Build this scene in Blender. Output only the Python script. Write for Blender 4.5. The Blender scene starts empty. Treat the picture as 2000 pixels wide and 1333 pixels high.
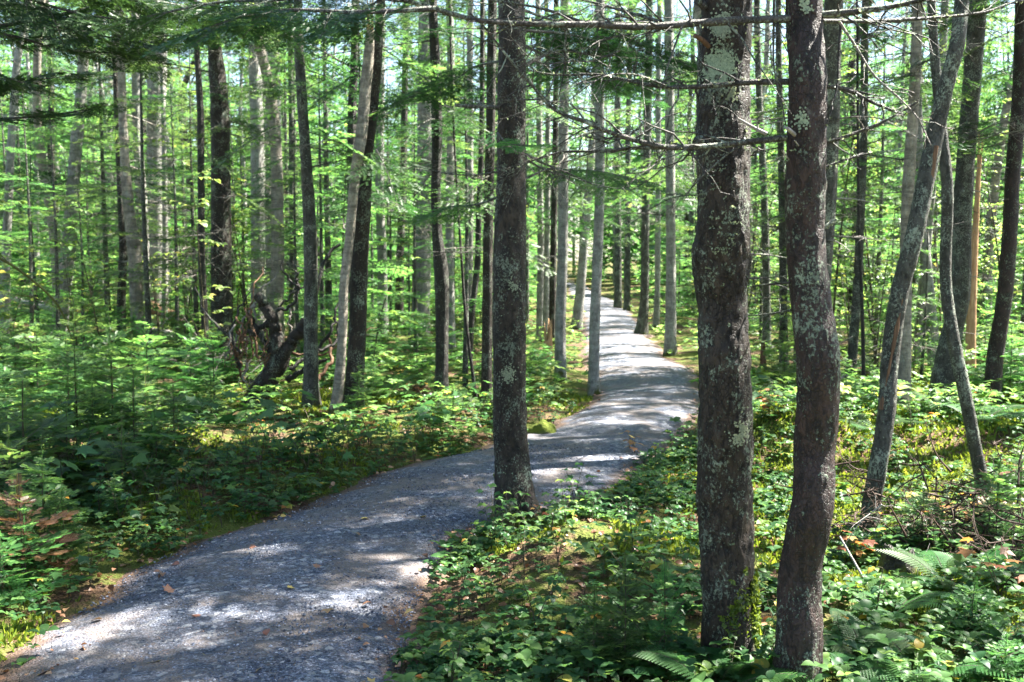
import bpy, math, random
import numpy as np
from mathutils import Vector, Matrix

rad = math.radians
scene = bpy.context.scene
COL = scene.collection
F, CAMH = 2000.0, 1.6                     # focal length in photo pixels, eye height
PITCH = math.atan(166.5 / F)

# ------------------------------------------------------------------ camera
cam_d = bpy.data.cameras.new("camera")
cam_d.sensor_width = 36.0
cam_d.lens = 36.0
cam_d.clip_start, cam_d.clip_end = 0.05, 600.0
cam_d.dof.use_dof = True
cam_d.dof.focus_distance = 4.3
cam_d.dof.aperture_fstop = 5.0
cam = bpy.data.objects.new("camera", cam_d)
COL.objects.link(cam)
cam.location = (0, 0, CAMH)
cam.rotation_euler = (rad(90) - PITCH, 0, 0)
scene.camera = cam

# ------------------------------------------------------------------ sky and sun
SUN_EL, SUN_AZ = rad(54), rad(66)         # azimuth clockwise from +Y (ahead) towards +X (right)
SUN = Vector((math.sin(SUN_AZ) * math.cos(SUN_EL), math.cos(SUN_AZ) * math.cos(SUN_EL), math.sin(SUN_EL)))
world = bpy.data.worlds.new("World")
scene.world = world
world.use_nodes = True
wt = world.node_tree
for n in list(wt.nodes):
    wt.nodes.remove(n)
sky = wt.nodes.new("ShaderNodeTexSky")
sky.sky_type = 'NISHITA'
sky.sun_disc = False
sky.sun_elevation, sky.sun_rotation = SUN_EL, SUN_AZ
bg = wt.nodes.new("ShaderNodeBackground")
bg.inputs[1].default_value = 0.05
wo = wt.nodes.new("ShaderNodeOutputWorld")
wt.links.new(sky.outputs[0], bg.inputs[0])
wt.links.new(bg.outputs[0], wo.inputs[0])
sun_d = bpy.data.lights.new("sun", 'SUN')
sun_d.energy = 5.0
sun_d.angle = rad(0.5)
sun_d.color = (1.0, 0.95, 0.86)
sun = bpy.data.objects.new("sun", sun_d)
COL.objects.link(sun)
sun.rotation_euler = SUN.to_track_quat('Z', 'Y').to_euler()
sun.location = (20, 10, 30)
scene.view_settings.view_transform = 'Standard'
scene.view_settings.look = 'None'
scene.view_settings.exposure = 3.2
scene.view_settings.gamma = 1.0
scene.cycles.max_bounces = 6
scene.cycles.diffuse_bounces = 1
scene.cycles.glossy_bounces = 2
scene.cycles.transmission_bounces = 4
scene.cycles.transparent_max_bounces = 4
scene.cycles.sample_clamp_indirect = 6.0

# ------------------------------------------------------------------ pixel -> place helpers
CP, SP = math.cos(PITCH), math.sin(PITCH)
def ray(u, v):
    x, y = (u - 1000.0) / F, (666.5 - v) / F
    return (x, CP + y * SP, -SP + y * CP)
def gnd(u, v, z=0.0):
    d = ray(u, v); t = (z - CAMH) / d[2]
    return (d[0] * t, d[1] * t)
def at(u, v, Y):
    d = ray(u, v); t = Y / d[1]
    return np.array((d[0] * t, Y, CAMH + d[2] * t))
def px(w, v, Y):
    return w * (Y / ray(1000, v)[1]) / F

# ------------------------------------------------------------------ noise
def _h(ix, iy, iz, s):
    n = (ix.astype(np.int64) * 374761393 + iy.astype(np.int64) * 668265263 + iz.astype(np.int64) * 1274126177 + s * 974634777) & 0xFFFFFFFF
    n = ((n ^ (n >> 13)) * 1274126177) & 0xFFFFFFFF
    n = ((n ^ (n >> 16)) * 2246822519) & 0xFFFFFFFF
    return ((n ^ (n >> 13)) & 0xFFFFFF) / float(0xFFFFFF) * 2 - 1
def noise(x, y, z=0.0, s=0):
    x, y, z = np.broadcast_arrays(np.asarray(x, float), np.asarray(y, float), np.asarray(z, float))
    ix, iy, iz = np.floor(x), np.floor(y), np.floor(z)
    fx, fy, fz = x - ix, y - iy, z - iz
    fx, fy, fz = fx * fx * (3 - 2 * fx), fy * fy * (3 - 2 * fy), fz * fz * (3 - 2 * fz)
    r = 0
    for a in (0, 1):
        for b in (0, 1):
            for c in (0, 1):
                w = (fx if a else 1 - fx) * (fy if b else 1 - fy) * (fz if c else 1 - fz)
                r = r + w * _h(ix + a, iy + b, iz + c, s)
    return r
def fbm(x, y, z=0.0, s=0, o=3):
    r, a = 0, 1.0
    for k in range(o):
        r = r + a * noise(np.asarray(x) * 2 ** k, np.asarray(y) * 2 ** k, np.asarray(z) * 2 ** k, s + k)
        a *= 0.5
    return r
def sstep(a, b, x):
    t = np.clip((np.asarray(x, float) - a) / (b - a), 0, 1)
    return t * t * (3 - 2 * t)

# ------------------------------------------------------------------ the path's two edges, and the lie of the land
PE = [(1333, 30, 788), (1255, 75, 810), (1200, 112, 815), (1133, 205, 846), (1079, 290, 865), (1050, 395, 895), (1020, 480, 985),
      (990, 560, 1085), (960, 630, 1165), (925, 715, 1220), (890, 855, 1275), (864, 963, 1320), (841, 1027, 1350), (824, 1094, 1365),
      (785, 1157, 1378), (760, 1164, 1372), (718, 1150, 1340), (680, 1142, 1288), (655, 1140, 1268), (630, 1138, 1248),
      (605, 1136, 1228), (590, 1128, 1205), (577, 1116, 1178), (566, 1110, 1150), (558, 1108, 1128)]
_y, _l, _r = [-40.0, -8.0, 0.0], [-4.0, -2.3, -1.98], [-2.4, -0.8, -0.45]
for v, a, b in PE:
    xl, y0 = gnd(a, v); xr, _ = gnd(b, v)
    _y.append(y0); _l.append(xl); _r.append(max(xr, xl + 1.0))
for k in range(1, 12):
    _y.append(y0 + 7 * k); _l.append(xl - 0.9 * k ** 1.5); _r.append(max(xr, xl + 1.0) - 0.9 * k ** 1.5)
_y, _l, _r = map(np.array, (_y, _l, _r))
YY = np.linspace(-40, 125, 3301)
def _smooth(a, n):
    return np.convolve(np.pad(a, n, mode='edge'), np.ones(2 * n + 1) / (2 * n + 1), mode='valid')
XL, XR = _smooth(np.interp(YY, _y, _l), 5), _smooth(np.interp(YY, _y, _r), 5)
CS = 1.0 / np.sqrt(1 + np.gradient(0.5 * (XL + XR), YY) ** 2)
def pathdist(x, y):
    """distance outside the path's edge (negative on the path)"""
    return np.maximum(np.interp(y, YY, XL) - x, x - np.interp(y, YY, XR)) * np.interp(y, YY, CS)

MOUNDS = []
for u, v, r, h in [(1530, 900, .8, .32), (1900, 860, 1.1, .16), (1985, 900, 1.0, .16), (1650, 850, .9, .16), (1180, 1090, .5, .10), (1750, 880, 1.0, .12),
                   (60, 950, 1.0, .15), (300, 880, 1.1, .15), (1080, 1120, .7, .05)]:
    MOUNDS.append((*gnd(u, v), r, h))
def ground_h(x, y):
    x, y = np.asarray(x, float), np.asarray(y, float)
    pd = pathdist(x, y)
    m = sstep(-0.05, 0.7, pd)
    h = -0.045 + m * (0.055 + 0.085 * fbm(x / 2.1, y / 2.1, 0, 3) + 0.02 * sstep(0, 3, pd)) + 0.018 * fbm(x / 0.33, y / 0.33, 0, 9) * sstep(-.25, .3, pd)
    h = h + m * 0.35 * sstep(8, 40, pd) * (1 + fbm(x / 9, y / 9, 0, 21))
    for mx, my, r, a in MOUNDS:
        h = h + m * a * np.exp(-((x - mx) ** 2 + (y - my) ** 2) / (r * r * 0.5))
    return h
def gz(x, y):
    return float(ground_h(np.array([x]), np.array([y]))[0])

# ------------------------------------------------------------------ mesh builder
class MB:
    def __init__(self):
        self.v, self.f, self.t, self.n = [], [], [], 0
    def add(self, V, Fc, mat=0, tint=0.5):
        V = np.asarray(V, np.float32).reshape(-1, 3)
        Fc = np.asarray(Fc, np.int64)
        self.v.append(V)
        self.t.append(np.broadcast_to(np.asarray(tint, np.float32), (len(V),)))
        self.f.append((Fc + self.n, mat))
        self.n += len(V)
    def mesh(self, name, mats, smooth=True):
        me = bpy.data.meshes.new(name)
        V = np.concatenate(self.v)
        me.vertices.add(len(V)); me.vertices.foreach_set("co", V.ravel())
        li = np.concatenate([f.ravel() for f, m in self.f])
        sizes = np.concatenate([np.full(len(f), f.shape[1]) for f, m in self.f])
        mi = np.concatenate([np.full(len(f), m) for f, m in self.f])
        me.loops.add(len(li)); me.loops.foreach_set("vertex_index", li.astype(np.int32))
        st = np.concatenate([[0], np.cumsum(sizes)[:-1]])
        me.polygons.add(len(sizes)); me.polygons.foreach_set("loop_start", st.astype(np.int32))
        me.polygons.foreach_set("material_index", mi.astype(np.int32))
        me.polygons.foreach_set("use_smooth", np.full(len(sizes), bool(smooth)))
        a = me.attributes.new("tint", 'FLOAT', 'POINT'); a.data.foreach_set("value", np.concatenate(self.t).astype(np.float32))
        for m in mats:
            me.materials.append(m)
        me.update(calc_edges=True)
        return me
def link(name, data, parent=None, loc=None, rot=None, scale=None):
    o = bpy.data.objects.new(name, data)
    COL.objects.link(o)
    if parent: o.parent = parent
    if loc is not None: o.location = loc
    if rot is not None: o.rotation_euler = rot
    if scale is not None: o.scale = scale if hasattr(scale, '__len__') else (scale,) * 3
    return o
def tag(o, label=None, cat=None, group=None, kind=None):
    if label: o['label'] = label
    if cat: o['category'] = cat
    if group: o['group'] = group
    if kind: o['kind'] = kind
    return o
def thing(name, label, cat, loc, rz=0.0, group=None, data=None, scale=None):
    return tag(link(name, data, None, loc, (0, 0, rz), scale), label, cat, group)

def frames(D, up=(0, 0, 1)):
    """rotation matrices whose columns are side, direction, normal"""
    D = D / np.linalg.norm(D, axis=1, keepdims=True)
    U = np.broadcast_to(np.asarray(up, float), D.shape)
    S = np.cross(D, U); l = np.linalg.norm(S, axis=1, keepdims=True)
    S = np.where(l < 1e-4, np.array([[1.0, 0, 0]]), S / np.maximum(l, 1e-6))
    N = np.cross(S, D)
    return np.stack([S, D, N], axis=2)
def roll(Rm, a):
    c, s = np.cos(a)[:, None], np.sin(a)[:, None]
    S, D, N = Rm[:, :, 0], Rm[:, :, 1], Rm[:, :, 2]
    return np.stack([S * c + N * s, D, N * c - S * s], axis=2)
def stamp(mb, TV, TF, P, Rm, sc, mat=0, tint=0.5, tv=None):
    TV = np.asarray(TV, float); n, k = len(P), len(TV)
    sc = np.asarray(sc, float)
    if sc.ndim == 1: sc = sc[:, None]
    V = np.einsum('nij,nkj->nki', Rm, TV[None] * sc[:, None, :]) + np.asarray(P)[:, None, :]
    Fc = np.asarray(TF)[None] + (np.arange(n) * k)[:, None, None]
    t = np.repeat(np.broadcast_to(np.asarray(tint, float), (n,)), k)
    if tv is not None: t = t + np.tile(tv, n)
    mb.add(V.reshape(-1, 3), Fc.reshape(-1, Fc.shape[2]), mat, t)
def spline(P, n):
    P = np.asarray(P, float)
    if len(P) == 2: return P[0] + (P[1] - P[0]) * np.linspace(0, 1, n)[:, None]
    d = np.r_[0, np.cumsum(np.linalg.norm(np.diff(P[:, :3], axis=0), axis=1) + 1e-6)]
    t = np.linspace(0, d[-1], n)
    i = np.clip(np.searchsorted(d, t, 'right') - 1, 0, len(P) - 2)
    m = np.gradient(P, d, axis=0)
    h = (d[i + 1] - d[i])[:, None]; s = ((t - d[i])[:, None]) / h
    return (2 * s**3 - 3 * s**2 + 1) * P[i] + (s**3 - 2 * s**2 + s) * h * m[i] + (-2 * s**3 + 3 * s**2) * P[i + 1] + (s**3 - s**2) * h * m[i + 1]
def tube(mb, C, r, seg=8, mat=0, tint=0.5, disp=None, cap=True):
    C = np.asarray(C, float); n = len(C); r = np.broadcast_to(np.asarray(r, float), (n,))
    T = np.gradient(C, axis=0); T /= np.linalg.norm(T, axis=1, keepdims=True) + 1e-9
    ref = np.array([0, 1.0, 0]) if abs(T[:, 1]).mean() < .8 else np.array([1.0, 0, 0])
    A = np.cross(T, ref); A /= np.linalg.norm(A, axis=1, keepdims=True) + 1e-9
    B = np.cross(T, A)
    th = np.linspace(0, 2 * math.pi, seg, endpoint=False)
    rr = r[:, None] * np.ones((1, seg))
    dirs = A[:, None] * np.cos(th)[None, :, None] + B[:, None] * np.sin(th)[None, :, None]
    if disp is not None: rr = rr + disp(C, dirs, r, th)
    V = (C[:, None] + dirs * rr[..., None]).reshape(-1, 3)
    i = np.arange(n - 1)[:, None] * seg; j = np.arange(seg)[None]; j2 = (j + 1) % seg
    Fq = np.stack([i + j, i + j2, i + seg + j2, i + seg + j], axis=2).reshape(-1, 4)
    mb.add(V, Fq, mat, tint)
    if cap:
        b = len(V)
        mb.add(np.vstack([V[-seg:], C[-1:]]), np.array([[k, (k + 1) % seg, seg] for k in range(seg)]), mat, tint)

# ------------------------------------------------------------------ materials
class NT:
    def __init__(self, name):
        self.m = bpy.data.materials.new(name); self.m.use_nodes = True
        self.t = self.m.node_tree; self.t.nodes.clear()
        self.out = self.t.nodes.new("ShaderNodeOutputMaterial")
    def n(self, kind, **kw):
        nd = self.t.nodes.new(kind)
        for k, val in kw.items(): setattr(nd, k, val)
        return nd
    def l(self, a, b): self.t.links.new(a, b)
    def val(self, sock, v):
        if isinstance(v, bpy.types.NodeSocket): self.l(v, sock)
        else: sock.default_value = (*v, 1) if isinstance(v, tuple) and len(v) == 3 and sock.type == 'RGBA' else v
    def math(self, op, a, b=0.0, clamp=False):
        nd = self.n("ShaderNodeMath", operation=op, use_clamp=clamp); self.val(nd.inputs[0], a); self.val(nd.inputs[1], b); return nd.outputs[0]
    def mix(self, f, a, b, mode='MIX'):
        nd = self.n("ShaderNodeMix", data_type='RGBA', blend_type=mode)
        self.val(nd.inputs[0], f); self.val(nd.inputs[6], a); self.val(nd.inputs[7], b); return nd.outputs[2]
    def ramp(self, f, stops, interp='LINEAR'):
        nd = self.n("ShaderNodeValToRGB"); nd.color_ramp.interpolation = interp
        e = nd.color_ramp.elements
        while len(e) > 1: e.remove(e[-1])
        for k, (p, c) in enumerate(stops):
            el = e[0] if k == 0 else e.new(p)
            el.position = p; el.color = (*c, 1) if hasattr(c, '__len__') else (c, c, c, 1)
        self.l(f, nd.inputs[0]); return nd.outputs[0]
    def noise(self, vec, scale, detail=4, rough=.55, dist=0.0):
        nd = self.n("ShaderNodeTexNoise"); self.l(vec, nd.inputs['Vector'])
        nd.inputs['Scale'].default_value = scale; nd.inputs['Detail'].default_value = detail
        nd.inputs['Roughness'].default_value = rough; nd.inputs['Distortion'].default_value = dist
        return nd.outputs[0]
    def voro(self, vec, scale, feature='F1', out=0):
        nd = self.n("ShaderNodeTexVoronoi", feature=feature); self.l(vec, nd.inputs['Vector']); nd.inputs['Scale'].default_value = scale
        return nd.outputs[out]
    def coords(self, scale=(1, 1, 1), rnd=True):
        tc = self.n("ShaderNodeTexCoord")
        mp = self.n("ShaderNodeMapping"); self.l(tc.outputs['Object'], mp.inputs['Vector']); mp.inputs['Scale'].default_value = scale
        if rnd:
            oi = self.n("ShaderNodeObjectInfo"); cb = self.n("ShaderNodeCombineXYZ")
            r = self.math('MULTIPLY', oi.outputs['Random'], 37.0)
            self.l(r, cb.inputs[0]); self.l(r, cb.inputs[2]); self.l(cb.outputs[0], mp.inputs['Location'])
        return mp.outputs[0]
    def bsdf(self, col, rough=.8, spec=.3, bump=None, bs=.5, bd=.01):
        b = self.n("ShaderNodeBsdfPrincipled"); self.val(b.inputs['Base Color'], col); self.val(b.inputs['Roughness'], rough)
        self.val(b.inputs['Specular IOR Level'], spec)
        if bump is not None:
            bn = self.n("ShaderNodeBump"); bn.inputs['Strength'].default_value = bs; bn.inputs['Distance'].default_value = bd
            self.l(bump, bn.inputs['Height']); self.l(bn.outputs[0], b.inputs['Normal'])
        return b.outputs[0]
    def done(self, sh):
        self.l(sh, self.out.inputs['Surface']); return self.m

def leaf_mat(name, stops, trans=.5, tgain=1.9, rough=.42, var=.35, spec=.35, warm=(1.15, 1.04, .70)):
    """leaf blades: the tint attribute (a per-leaf random number) picks the leaf's own colour; light also passes through"""
    m = NT(name)
    at_ = m.n("ShaderNodeAttribute", attribute_name="tint")
    oi = m.n("ShaderNodeObjectInfo")
    c = m.ramp(at_.outputs['Fac'], stops)
    hs = m.n("ShaderNodeHueSaturation"); m.l(c, hs.inputs['Color'])
    m.l(m.math('ADD', m.math('MULTIPLY', oi.outputs['Random'], .05), .475), hs.inputs['Hue'])
    m.l(m.math('ADD', m.math('MULTIPLY', oi.outputs['Random'], var), 1 - var / 2), hs.inputs['Value'])
    c = hs.outputs[0]
    b = m.bsdf(c, rough, spec)
    tr = m.n("ShaderNodeBsdfTranslucent")
    m.l(m.mix(1.0, c, tuple(w * tgain for w in warm), 'MULTIPLY'), tr.inputs[0])
    mx = m.n("ShaderNodeMixShader"); mx.inputs[0].default_value = trans
    m.l(b, mx.inputs[1]); m.l(tr.outputs[0], mx.inputs[2])
    return m.done(mx.outputs[0])

M = {}
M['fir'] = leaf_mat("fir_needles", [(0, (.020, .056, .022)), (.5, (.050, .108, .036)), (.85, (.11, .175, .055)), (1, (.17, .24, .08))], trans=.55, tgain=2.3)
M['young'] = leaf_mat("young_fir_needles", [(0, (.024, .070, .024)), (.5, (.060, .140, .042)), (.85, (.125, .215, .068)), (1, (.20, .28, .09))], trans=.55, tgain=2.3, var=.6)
M['fir_shade'] = leaf_mat("shaded_fir_needles", [(0, (.012, .038, .014)), (.5, (.024, .068, .020)), (.85, (.045, .105, .028)), (1, (.08, .15, .04))], trans=.42, tgain=1.6)  # fir needles again, with the dark of shaded boughs put into the colour
M['needle_brown'] = leaf_mat("brown_needles", [(0, (.06, .035, .02)), (1, (.16, .09, .045))], trans=.25, warm=(1.1, .9, .6))
M['cover'] = leaf_mat("ground_leaves", [(0, (.018, .062, .026)), (.4, (.042, .112, .036)), (.75, (.085, .170, .050)), (.93, (.14, .22, .055)), (.97, (.38, .30, .05)), (1, (.30, .13, .035))], rough=.46, spec=.25)
M['fern'] = leaf_mat("fern_green", [(0, (.025, .075, .024)), (.6, (.048, .125, .034)), (1, (.10, .18, .045))], tgain=2.0)
M['bright'] = leaf_mat("bright_undergrowth", [(0, (.05, .12, .035)), (.6, (.12, .205, .06)), (.93, (.20, .28, .09)), (1, (.36, .30, .07))], tgain=2.0)
M['autumn'] = leaf_mat("autumn_leaves", [(0, (.22, .085, .04)), (.3, (.33, .17, .07)), (.7, (.42, .32, .10)), (1, (.28, .15, .06))], warm=(1.1, .9, .5))
M['deadleaf'] = leaf_mat("dead_leaf", [(0, (.10, .050, .028)), (.5, (.22, .115, .06)), (.85, (.36, .22, .12)), (1, (.45, .32, .08))], trans=.12, warm=(1, .9, .7))
M['moss_blade'] = leaf_mat("moss_blades", [(0, (.05, .085, .012)), (.6, (.115, .165, .02)), (1, (.20, .24, .035))], trans=.35)
M['lichen'] = leaf_mat("hanging_lichen", [(0, (.13, .17, .11)), (.6, (.22, .27, .18)), (1, (.34, .39, .26))], trans=.25, warm=(1, 1, .8))

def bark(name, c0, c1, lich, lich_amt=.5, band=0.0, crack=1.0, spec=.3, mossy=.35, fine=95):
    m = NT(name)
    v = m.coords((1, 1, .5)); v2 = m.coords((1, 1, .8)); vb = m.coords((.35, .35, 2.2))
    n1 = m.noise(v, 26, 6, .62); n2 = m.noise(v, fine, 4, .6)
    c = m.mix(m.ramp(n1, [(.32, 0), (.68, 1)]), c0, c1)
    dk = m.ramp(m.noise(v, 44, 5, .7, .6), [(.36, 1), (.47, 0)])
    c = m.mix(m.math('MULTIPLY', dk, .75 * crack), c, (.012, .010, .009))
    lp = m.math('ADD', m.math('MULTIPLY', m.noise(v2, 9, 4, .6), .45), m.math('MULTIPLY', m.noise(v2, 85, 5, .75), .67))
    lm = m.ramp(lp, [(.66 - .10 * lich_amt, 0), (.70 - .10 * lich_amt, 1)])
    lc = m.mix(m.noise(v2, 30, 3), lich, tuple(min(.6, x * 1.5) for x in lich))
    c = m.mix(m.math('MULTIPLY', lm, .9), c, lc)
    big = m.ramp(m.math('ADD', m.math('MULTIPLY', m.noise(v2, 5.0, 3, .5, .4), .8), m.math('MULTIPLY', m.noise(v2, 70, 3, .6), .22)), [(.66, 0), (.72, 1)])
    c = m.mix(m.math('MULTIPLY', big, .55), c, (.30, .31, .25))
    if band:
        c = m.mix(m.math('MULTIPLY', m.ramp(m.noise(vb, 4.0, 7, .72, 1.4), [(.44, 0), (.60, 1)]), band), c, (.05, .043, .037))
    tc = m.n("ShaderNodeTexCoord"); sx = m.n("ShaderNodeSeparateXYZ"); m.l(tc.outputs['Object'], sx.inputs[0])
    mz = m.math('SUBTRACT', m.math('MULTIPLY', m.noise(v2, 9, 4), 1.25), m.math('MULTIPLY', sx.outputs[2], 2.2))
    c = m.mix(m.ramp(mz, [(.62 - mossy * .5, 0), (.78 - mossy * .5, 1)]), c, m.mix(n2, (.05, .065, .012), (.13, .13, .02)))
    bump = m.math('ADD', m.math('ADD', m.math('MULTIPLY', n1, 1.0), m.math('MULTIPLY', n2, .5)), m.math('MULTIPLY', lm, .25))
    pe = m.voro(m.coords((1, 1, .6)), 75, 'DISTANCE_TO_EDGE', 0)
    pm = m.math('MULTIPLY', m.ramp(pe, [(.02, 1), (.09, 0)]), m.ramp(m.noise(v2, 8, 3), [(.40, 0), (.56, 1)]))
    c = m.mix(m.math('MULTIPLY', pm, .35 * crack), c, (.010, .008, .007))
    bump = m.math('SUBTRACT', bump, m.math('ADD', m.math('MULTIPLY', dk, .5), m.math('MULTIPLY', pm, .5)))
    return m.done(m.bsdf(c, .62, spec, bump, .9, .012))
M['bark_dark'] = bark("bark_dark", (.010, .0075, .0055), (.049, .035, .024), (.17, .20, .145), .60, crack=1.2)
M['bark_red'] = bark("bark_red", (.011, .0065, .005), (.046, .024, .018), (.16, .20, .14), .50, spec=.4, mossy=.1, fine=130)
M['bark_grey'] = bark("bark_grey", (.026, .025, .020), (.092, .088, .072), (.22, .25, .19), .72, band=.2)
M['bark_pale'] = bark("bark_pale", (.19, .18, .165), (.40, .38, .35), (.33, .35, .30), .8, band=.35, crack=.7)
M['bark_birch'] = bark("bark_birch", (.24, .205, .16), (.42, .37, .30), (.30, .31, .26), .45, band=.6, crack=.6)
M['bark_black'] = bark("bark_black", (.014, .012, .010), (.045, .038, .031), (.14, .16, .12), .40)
M['twig'] = bark("dead_twig", (.035, .030, .027), (.10, .09, .08), (.22, .25, .19), .7, mossy=-2)
M['twig_pale'] = bark("weathered_twig", (.16, .14, .12), (.34, .30, .26), (.30, .31, .27), .5, mossy=-2)
M['stem'] = bark("green_stem", (.045, .040, .022), (.10, .085, .045), (.12, .12, .07), .2, mossy=-2)
def wood(name, c0, c1):
    m = NT(name); v = m.coords((1, 1, .12)); n = m.noise(v, 60, 5, .65)
    return m.done(m.bsdf(m.mix(m.ramp(n, [(.3, 0), (.7, 1)]), c0, c1), .75, .25, n, .9, .008))
M['wood'] = wood("split_wood", (.26, .13, .06), (.52, .33, .18))
M['wood_old'] = wood("rotten_wood", (.05, .028, .018), (.20, .11, .06))
M['brush'] = wood("brushwood", (.018, .011, .008), (.085, .052, .036))
M['wood_grey'] = wood("grey_wood", (.17, .15, .135), (.42, .39, .36))

def ground_mat():
    m = NT("forest_floor"); v = m.coords(rnd=False)
    n1, n2 = m.noise(v, 7, 6, .65), m.noise(v, 70, 4, .65)
    c = m.mix(m.ramp(n1, [(.3, 0), (.7, 1)]), (.035, .020, .013), (.13, .078, .048))
    c = m.mix(m.ramp(m.voro(v, 55, 'F1', 1), [(.55, 0), (.9, .7)]), c, (.17, .10, .065))
    mm = m.math('ADD', m.noise(v, 1.1, 4, .6), m.math('MULTIPLY', m.noise(v, 14, 4), .35))
    c = m.mix(m.ramp(mm, [(.60, 0), (.70, .9)]), c, m.mix(n2, (.035, .060, .010), (.105, .13, .02)))
    b = m.math('ADD', m.math('MULTIPLY', n1, .8), m.math('ADD', m.math('MULTIPLY', n2, .5), m.math('MULTIPLY', m.voro(v, 55), .5)))
    return m.done(m.bsdf(c, .9, .15, b, 1.0, .03))
def path_mat():
    m = NT("crushed_stone"); v = m.coords(rnd=False)
    vc = m.voro(v, 85, 'F1', 1); vd = m.voro(v, 85, 'F1', 0); vf = m.voro(v, 190, 'F1', 1); vg = m.voro(v, 34, 'F1', 1)
    sx = m.n("ShaderNodeSeparateColor"); m.l(vc, sx.inputs[0]); sf = m.n("ShaderNodeSeparateColor"); m.l(vf, sf.inputs[0])
    g = m.math('ADD', m.math('MULTIPLY', sx.outputs[0], .6), m.math('MULTIPLY', sf.outputs[0], .4))
    c = m.ramp(g, [(.12, (.022, .027, .041)), (.45, (.060, .070, .098)), (.78, (.135, .152, .198)), (1, (.36, .38, .45))])
    sg = m.n('ShaderNodeSeparateColor'); m.l(vg, sg.inputs[0])
    c = m.mix(m.ramp(sg.outputs[1], [(.84, 0), (.86, .7)]), c, m.ramp(sg.outputs[0], [(0, (.05, .05, .055)), (1, (.42, .43, .45))]))
    c = m.mix(m.ramp(m.noise(v, .9, 5, .7), [(.45, 0), (.62, .5)]), c, (.06, .06, .068))
    c = m.mix(m.ramp(m.noise(v, 1.9, 6, .68, .5), [(.46, 0), (.60, .75)]), c, (.13, .105, .09))
    at_ = m.n("ShaderNodeAttribute", attribute_name="tint")      # how close to the path's edge: litter gathers there
    e = m.math('ADD', m.math('MULTIPLY', at_.outputs['Fac'], .75), m.math('MULTIPLY', m.noise(v, 6, 6, .7), .62))
    c = m.mix(m.ramp(e, [(.74, 0), (.98, .9)]), c, m.mix(m.noise(v, 60, 4), (.035, .022, .016), (.16, .095, .06)))
    sp = m.math('MULTIPLY', m.ramp(m.noise(v, 120, 2, .5), [(.64, 0), (.68, 1)]), m.ramp(m.noise(v, 3.1, 4), [(.48, 0), (.62, .8)]))
    c = m.mix(sp, c, (.20, .105, .06))
    b = m.math('ADD', m.math('MULTIPLY', m.math('SUBTRACT', 1.0, vd), .8), m.math('MULTIPLY', m.noise(v, 160, 3), .4))
    return m.done(m.bsdf(c, .75, .3, b, .9, .010))
M['ground'], M['path'] = ground_mat(), path_mat()
mm = NT("mossy_stone"); vv = mm.coords(); nn = mm.noise(vv, 40, 5, .65)
tcn = mm.n("ShaderNodeNewGeometry"); sxn = mm.n("ShaderNodeSeparateXYZ"); mm.l(tcn.outputs['Normal'], sxn.inputs[0])
cc = mm.mix(mm.ramp(mm.math('ADD', sxn.outputs[2], mm.math('MULTIPLY', nn, .8)), [(.45, 0), (.8, 1)]), mm.mix(nn, (.05, .045, .035), (.14, .13, .11)), mm.mix(nn, (.05, .075, .012), (.16, .19, .03)))
M['moss_stone'] = mm.done(mm.bsdf(cc, .9, .15, nn, 1, .03))

# ------------------------------------------------------------------ ground and path
def axis(a, b, c0, fine, grow):
    out, x, s = [c0], c0, fine
    while x < b:
        x += s; out.append(x)
        if x > c0 + 4: s *= grow
    x, s = c0, fine
    while x > a:
        x -= s; out.insert(0, x)
        if x < c0 - 4: s *= grow
    return np.array(out)
gx, gy = axis(-150, 150, 0, .07, 1.03), axis(-60, 230, 5.5, .07, 1.025)
X, Y = np.meshgrid(gx, gy)
V = np.stack([X, Y, ground_h(X, Y)], axis=2).reshape(-1, 3)
nx, ny = len(gx), len(gy)
i, j = np.meshgrid(np.arange(nx - 1), np.arange(ny - 1)); k = (j * nx + i).ravel()
mb = MB(); mb.add(V, np.stack([k, k + 1, k + nx + 1, k + nx], axis=1))
tag(link("ground", mb.mesh("ground", [M['ground']])), kind="structure")
py_ = axis(-38, 120, 6, .05, 1.03); ns = 56
s_ = np.linspace(-.10, 1.10, ns)
XLp, XRp = np.interp(py_, YY, XL), np.interp(py_, YY, XR)
wob = 0.09 * fbm(py_ / .6, py_ * 0 + 1, 0, 5); wob2 = 0.09 * fbm(py_ / .6, py_ * 0 + 7, 0, 6)
PX = (XLp + wob)[:, None] * (1 - s_) + (XRp + wob2)[:, None] * s_
PYg = np.repeat(py_[:, None], ns, 1)
e = np.abs(s_ * 2 - 1)
PZ = (0.022 - 0.055 * e ** 3)[None] + 0.010 * fbm(PX / .5, PYg / .5, 0, 31) + 0.004 * noise(PX / .07, PYg / .07, 0, 33)
mb = MB(); k = (np.arange(len(py_) - 1)[:, None] * ns + np.arange(ns - 1)[None]).ravel()
mb.add(np.stack([PX, PYg, PZ], 2).reshape(-1, 3), np.stack([k, k + 1, k + ns + 1, k + ns], 1), 0, np.repeat(np.clip((e[None] - .55) / .45, 0, 1), len(py_), 0).ravel())
tag(link("path", mb.mesh("path", [M['path']])), kind="structure")

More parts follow.
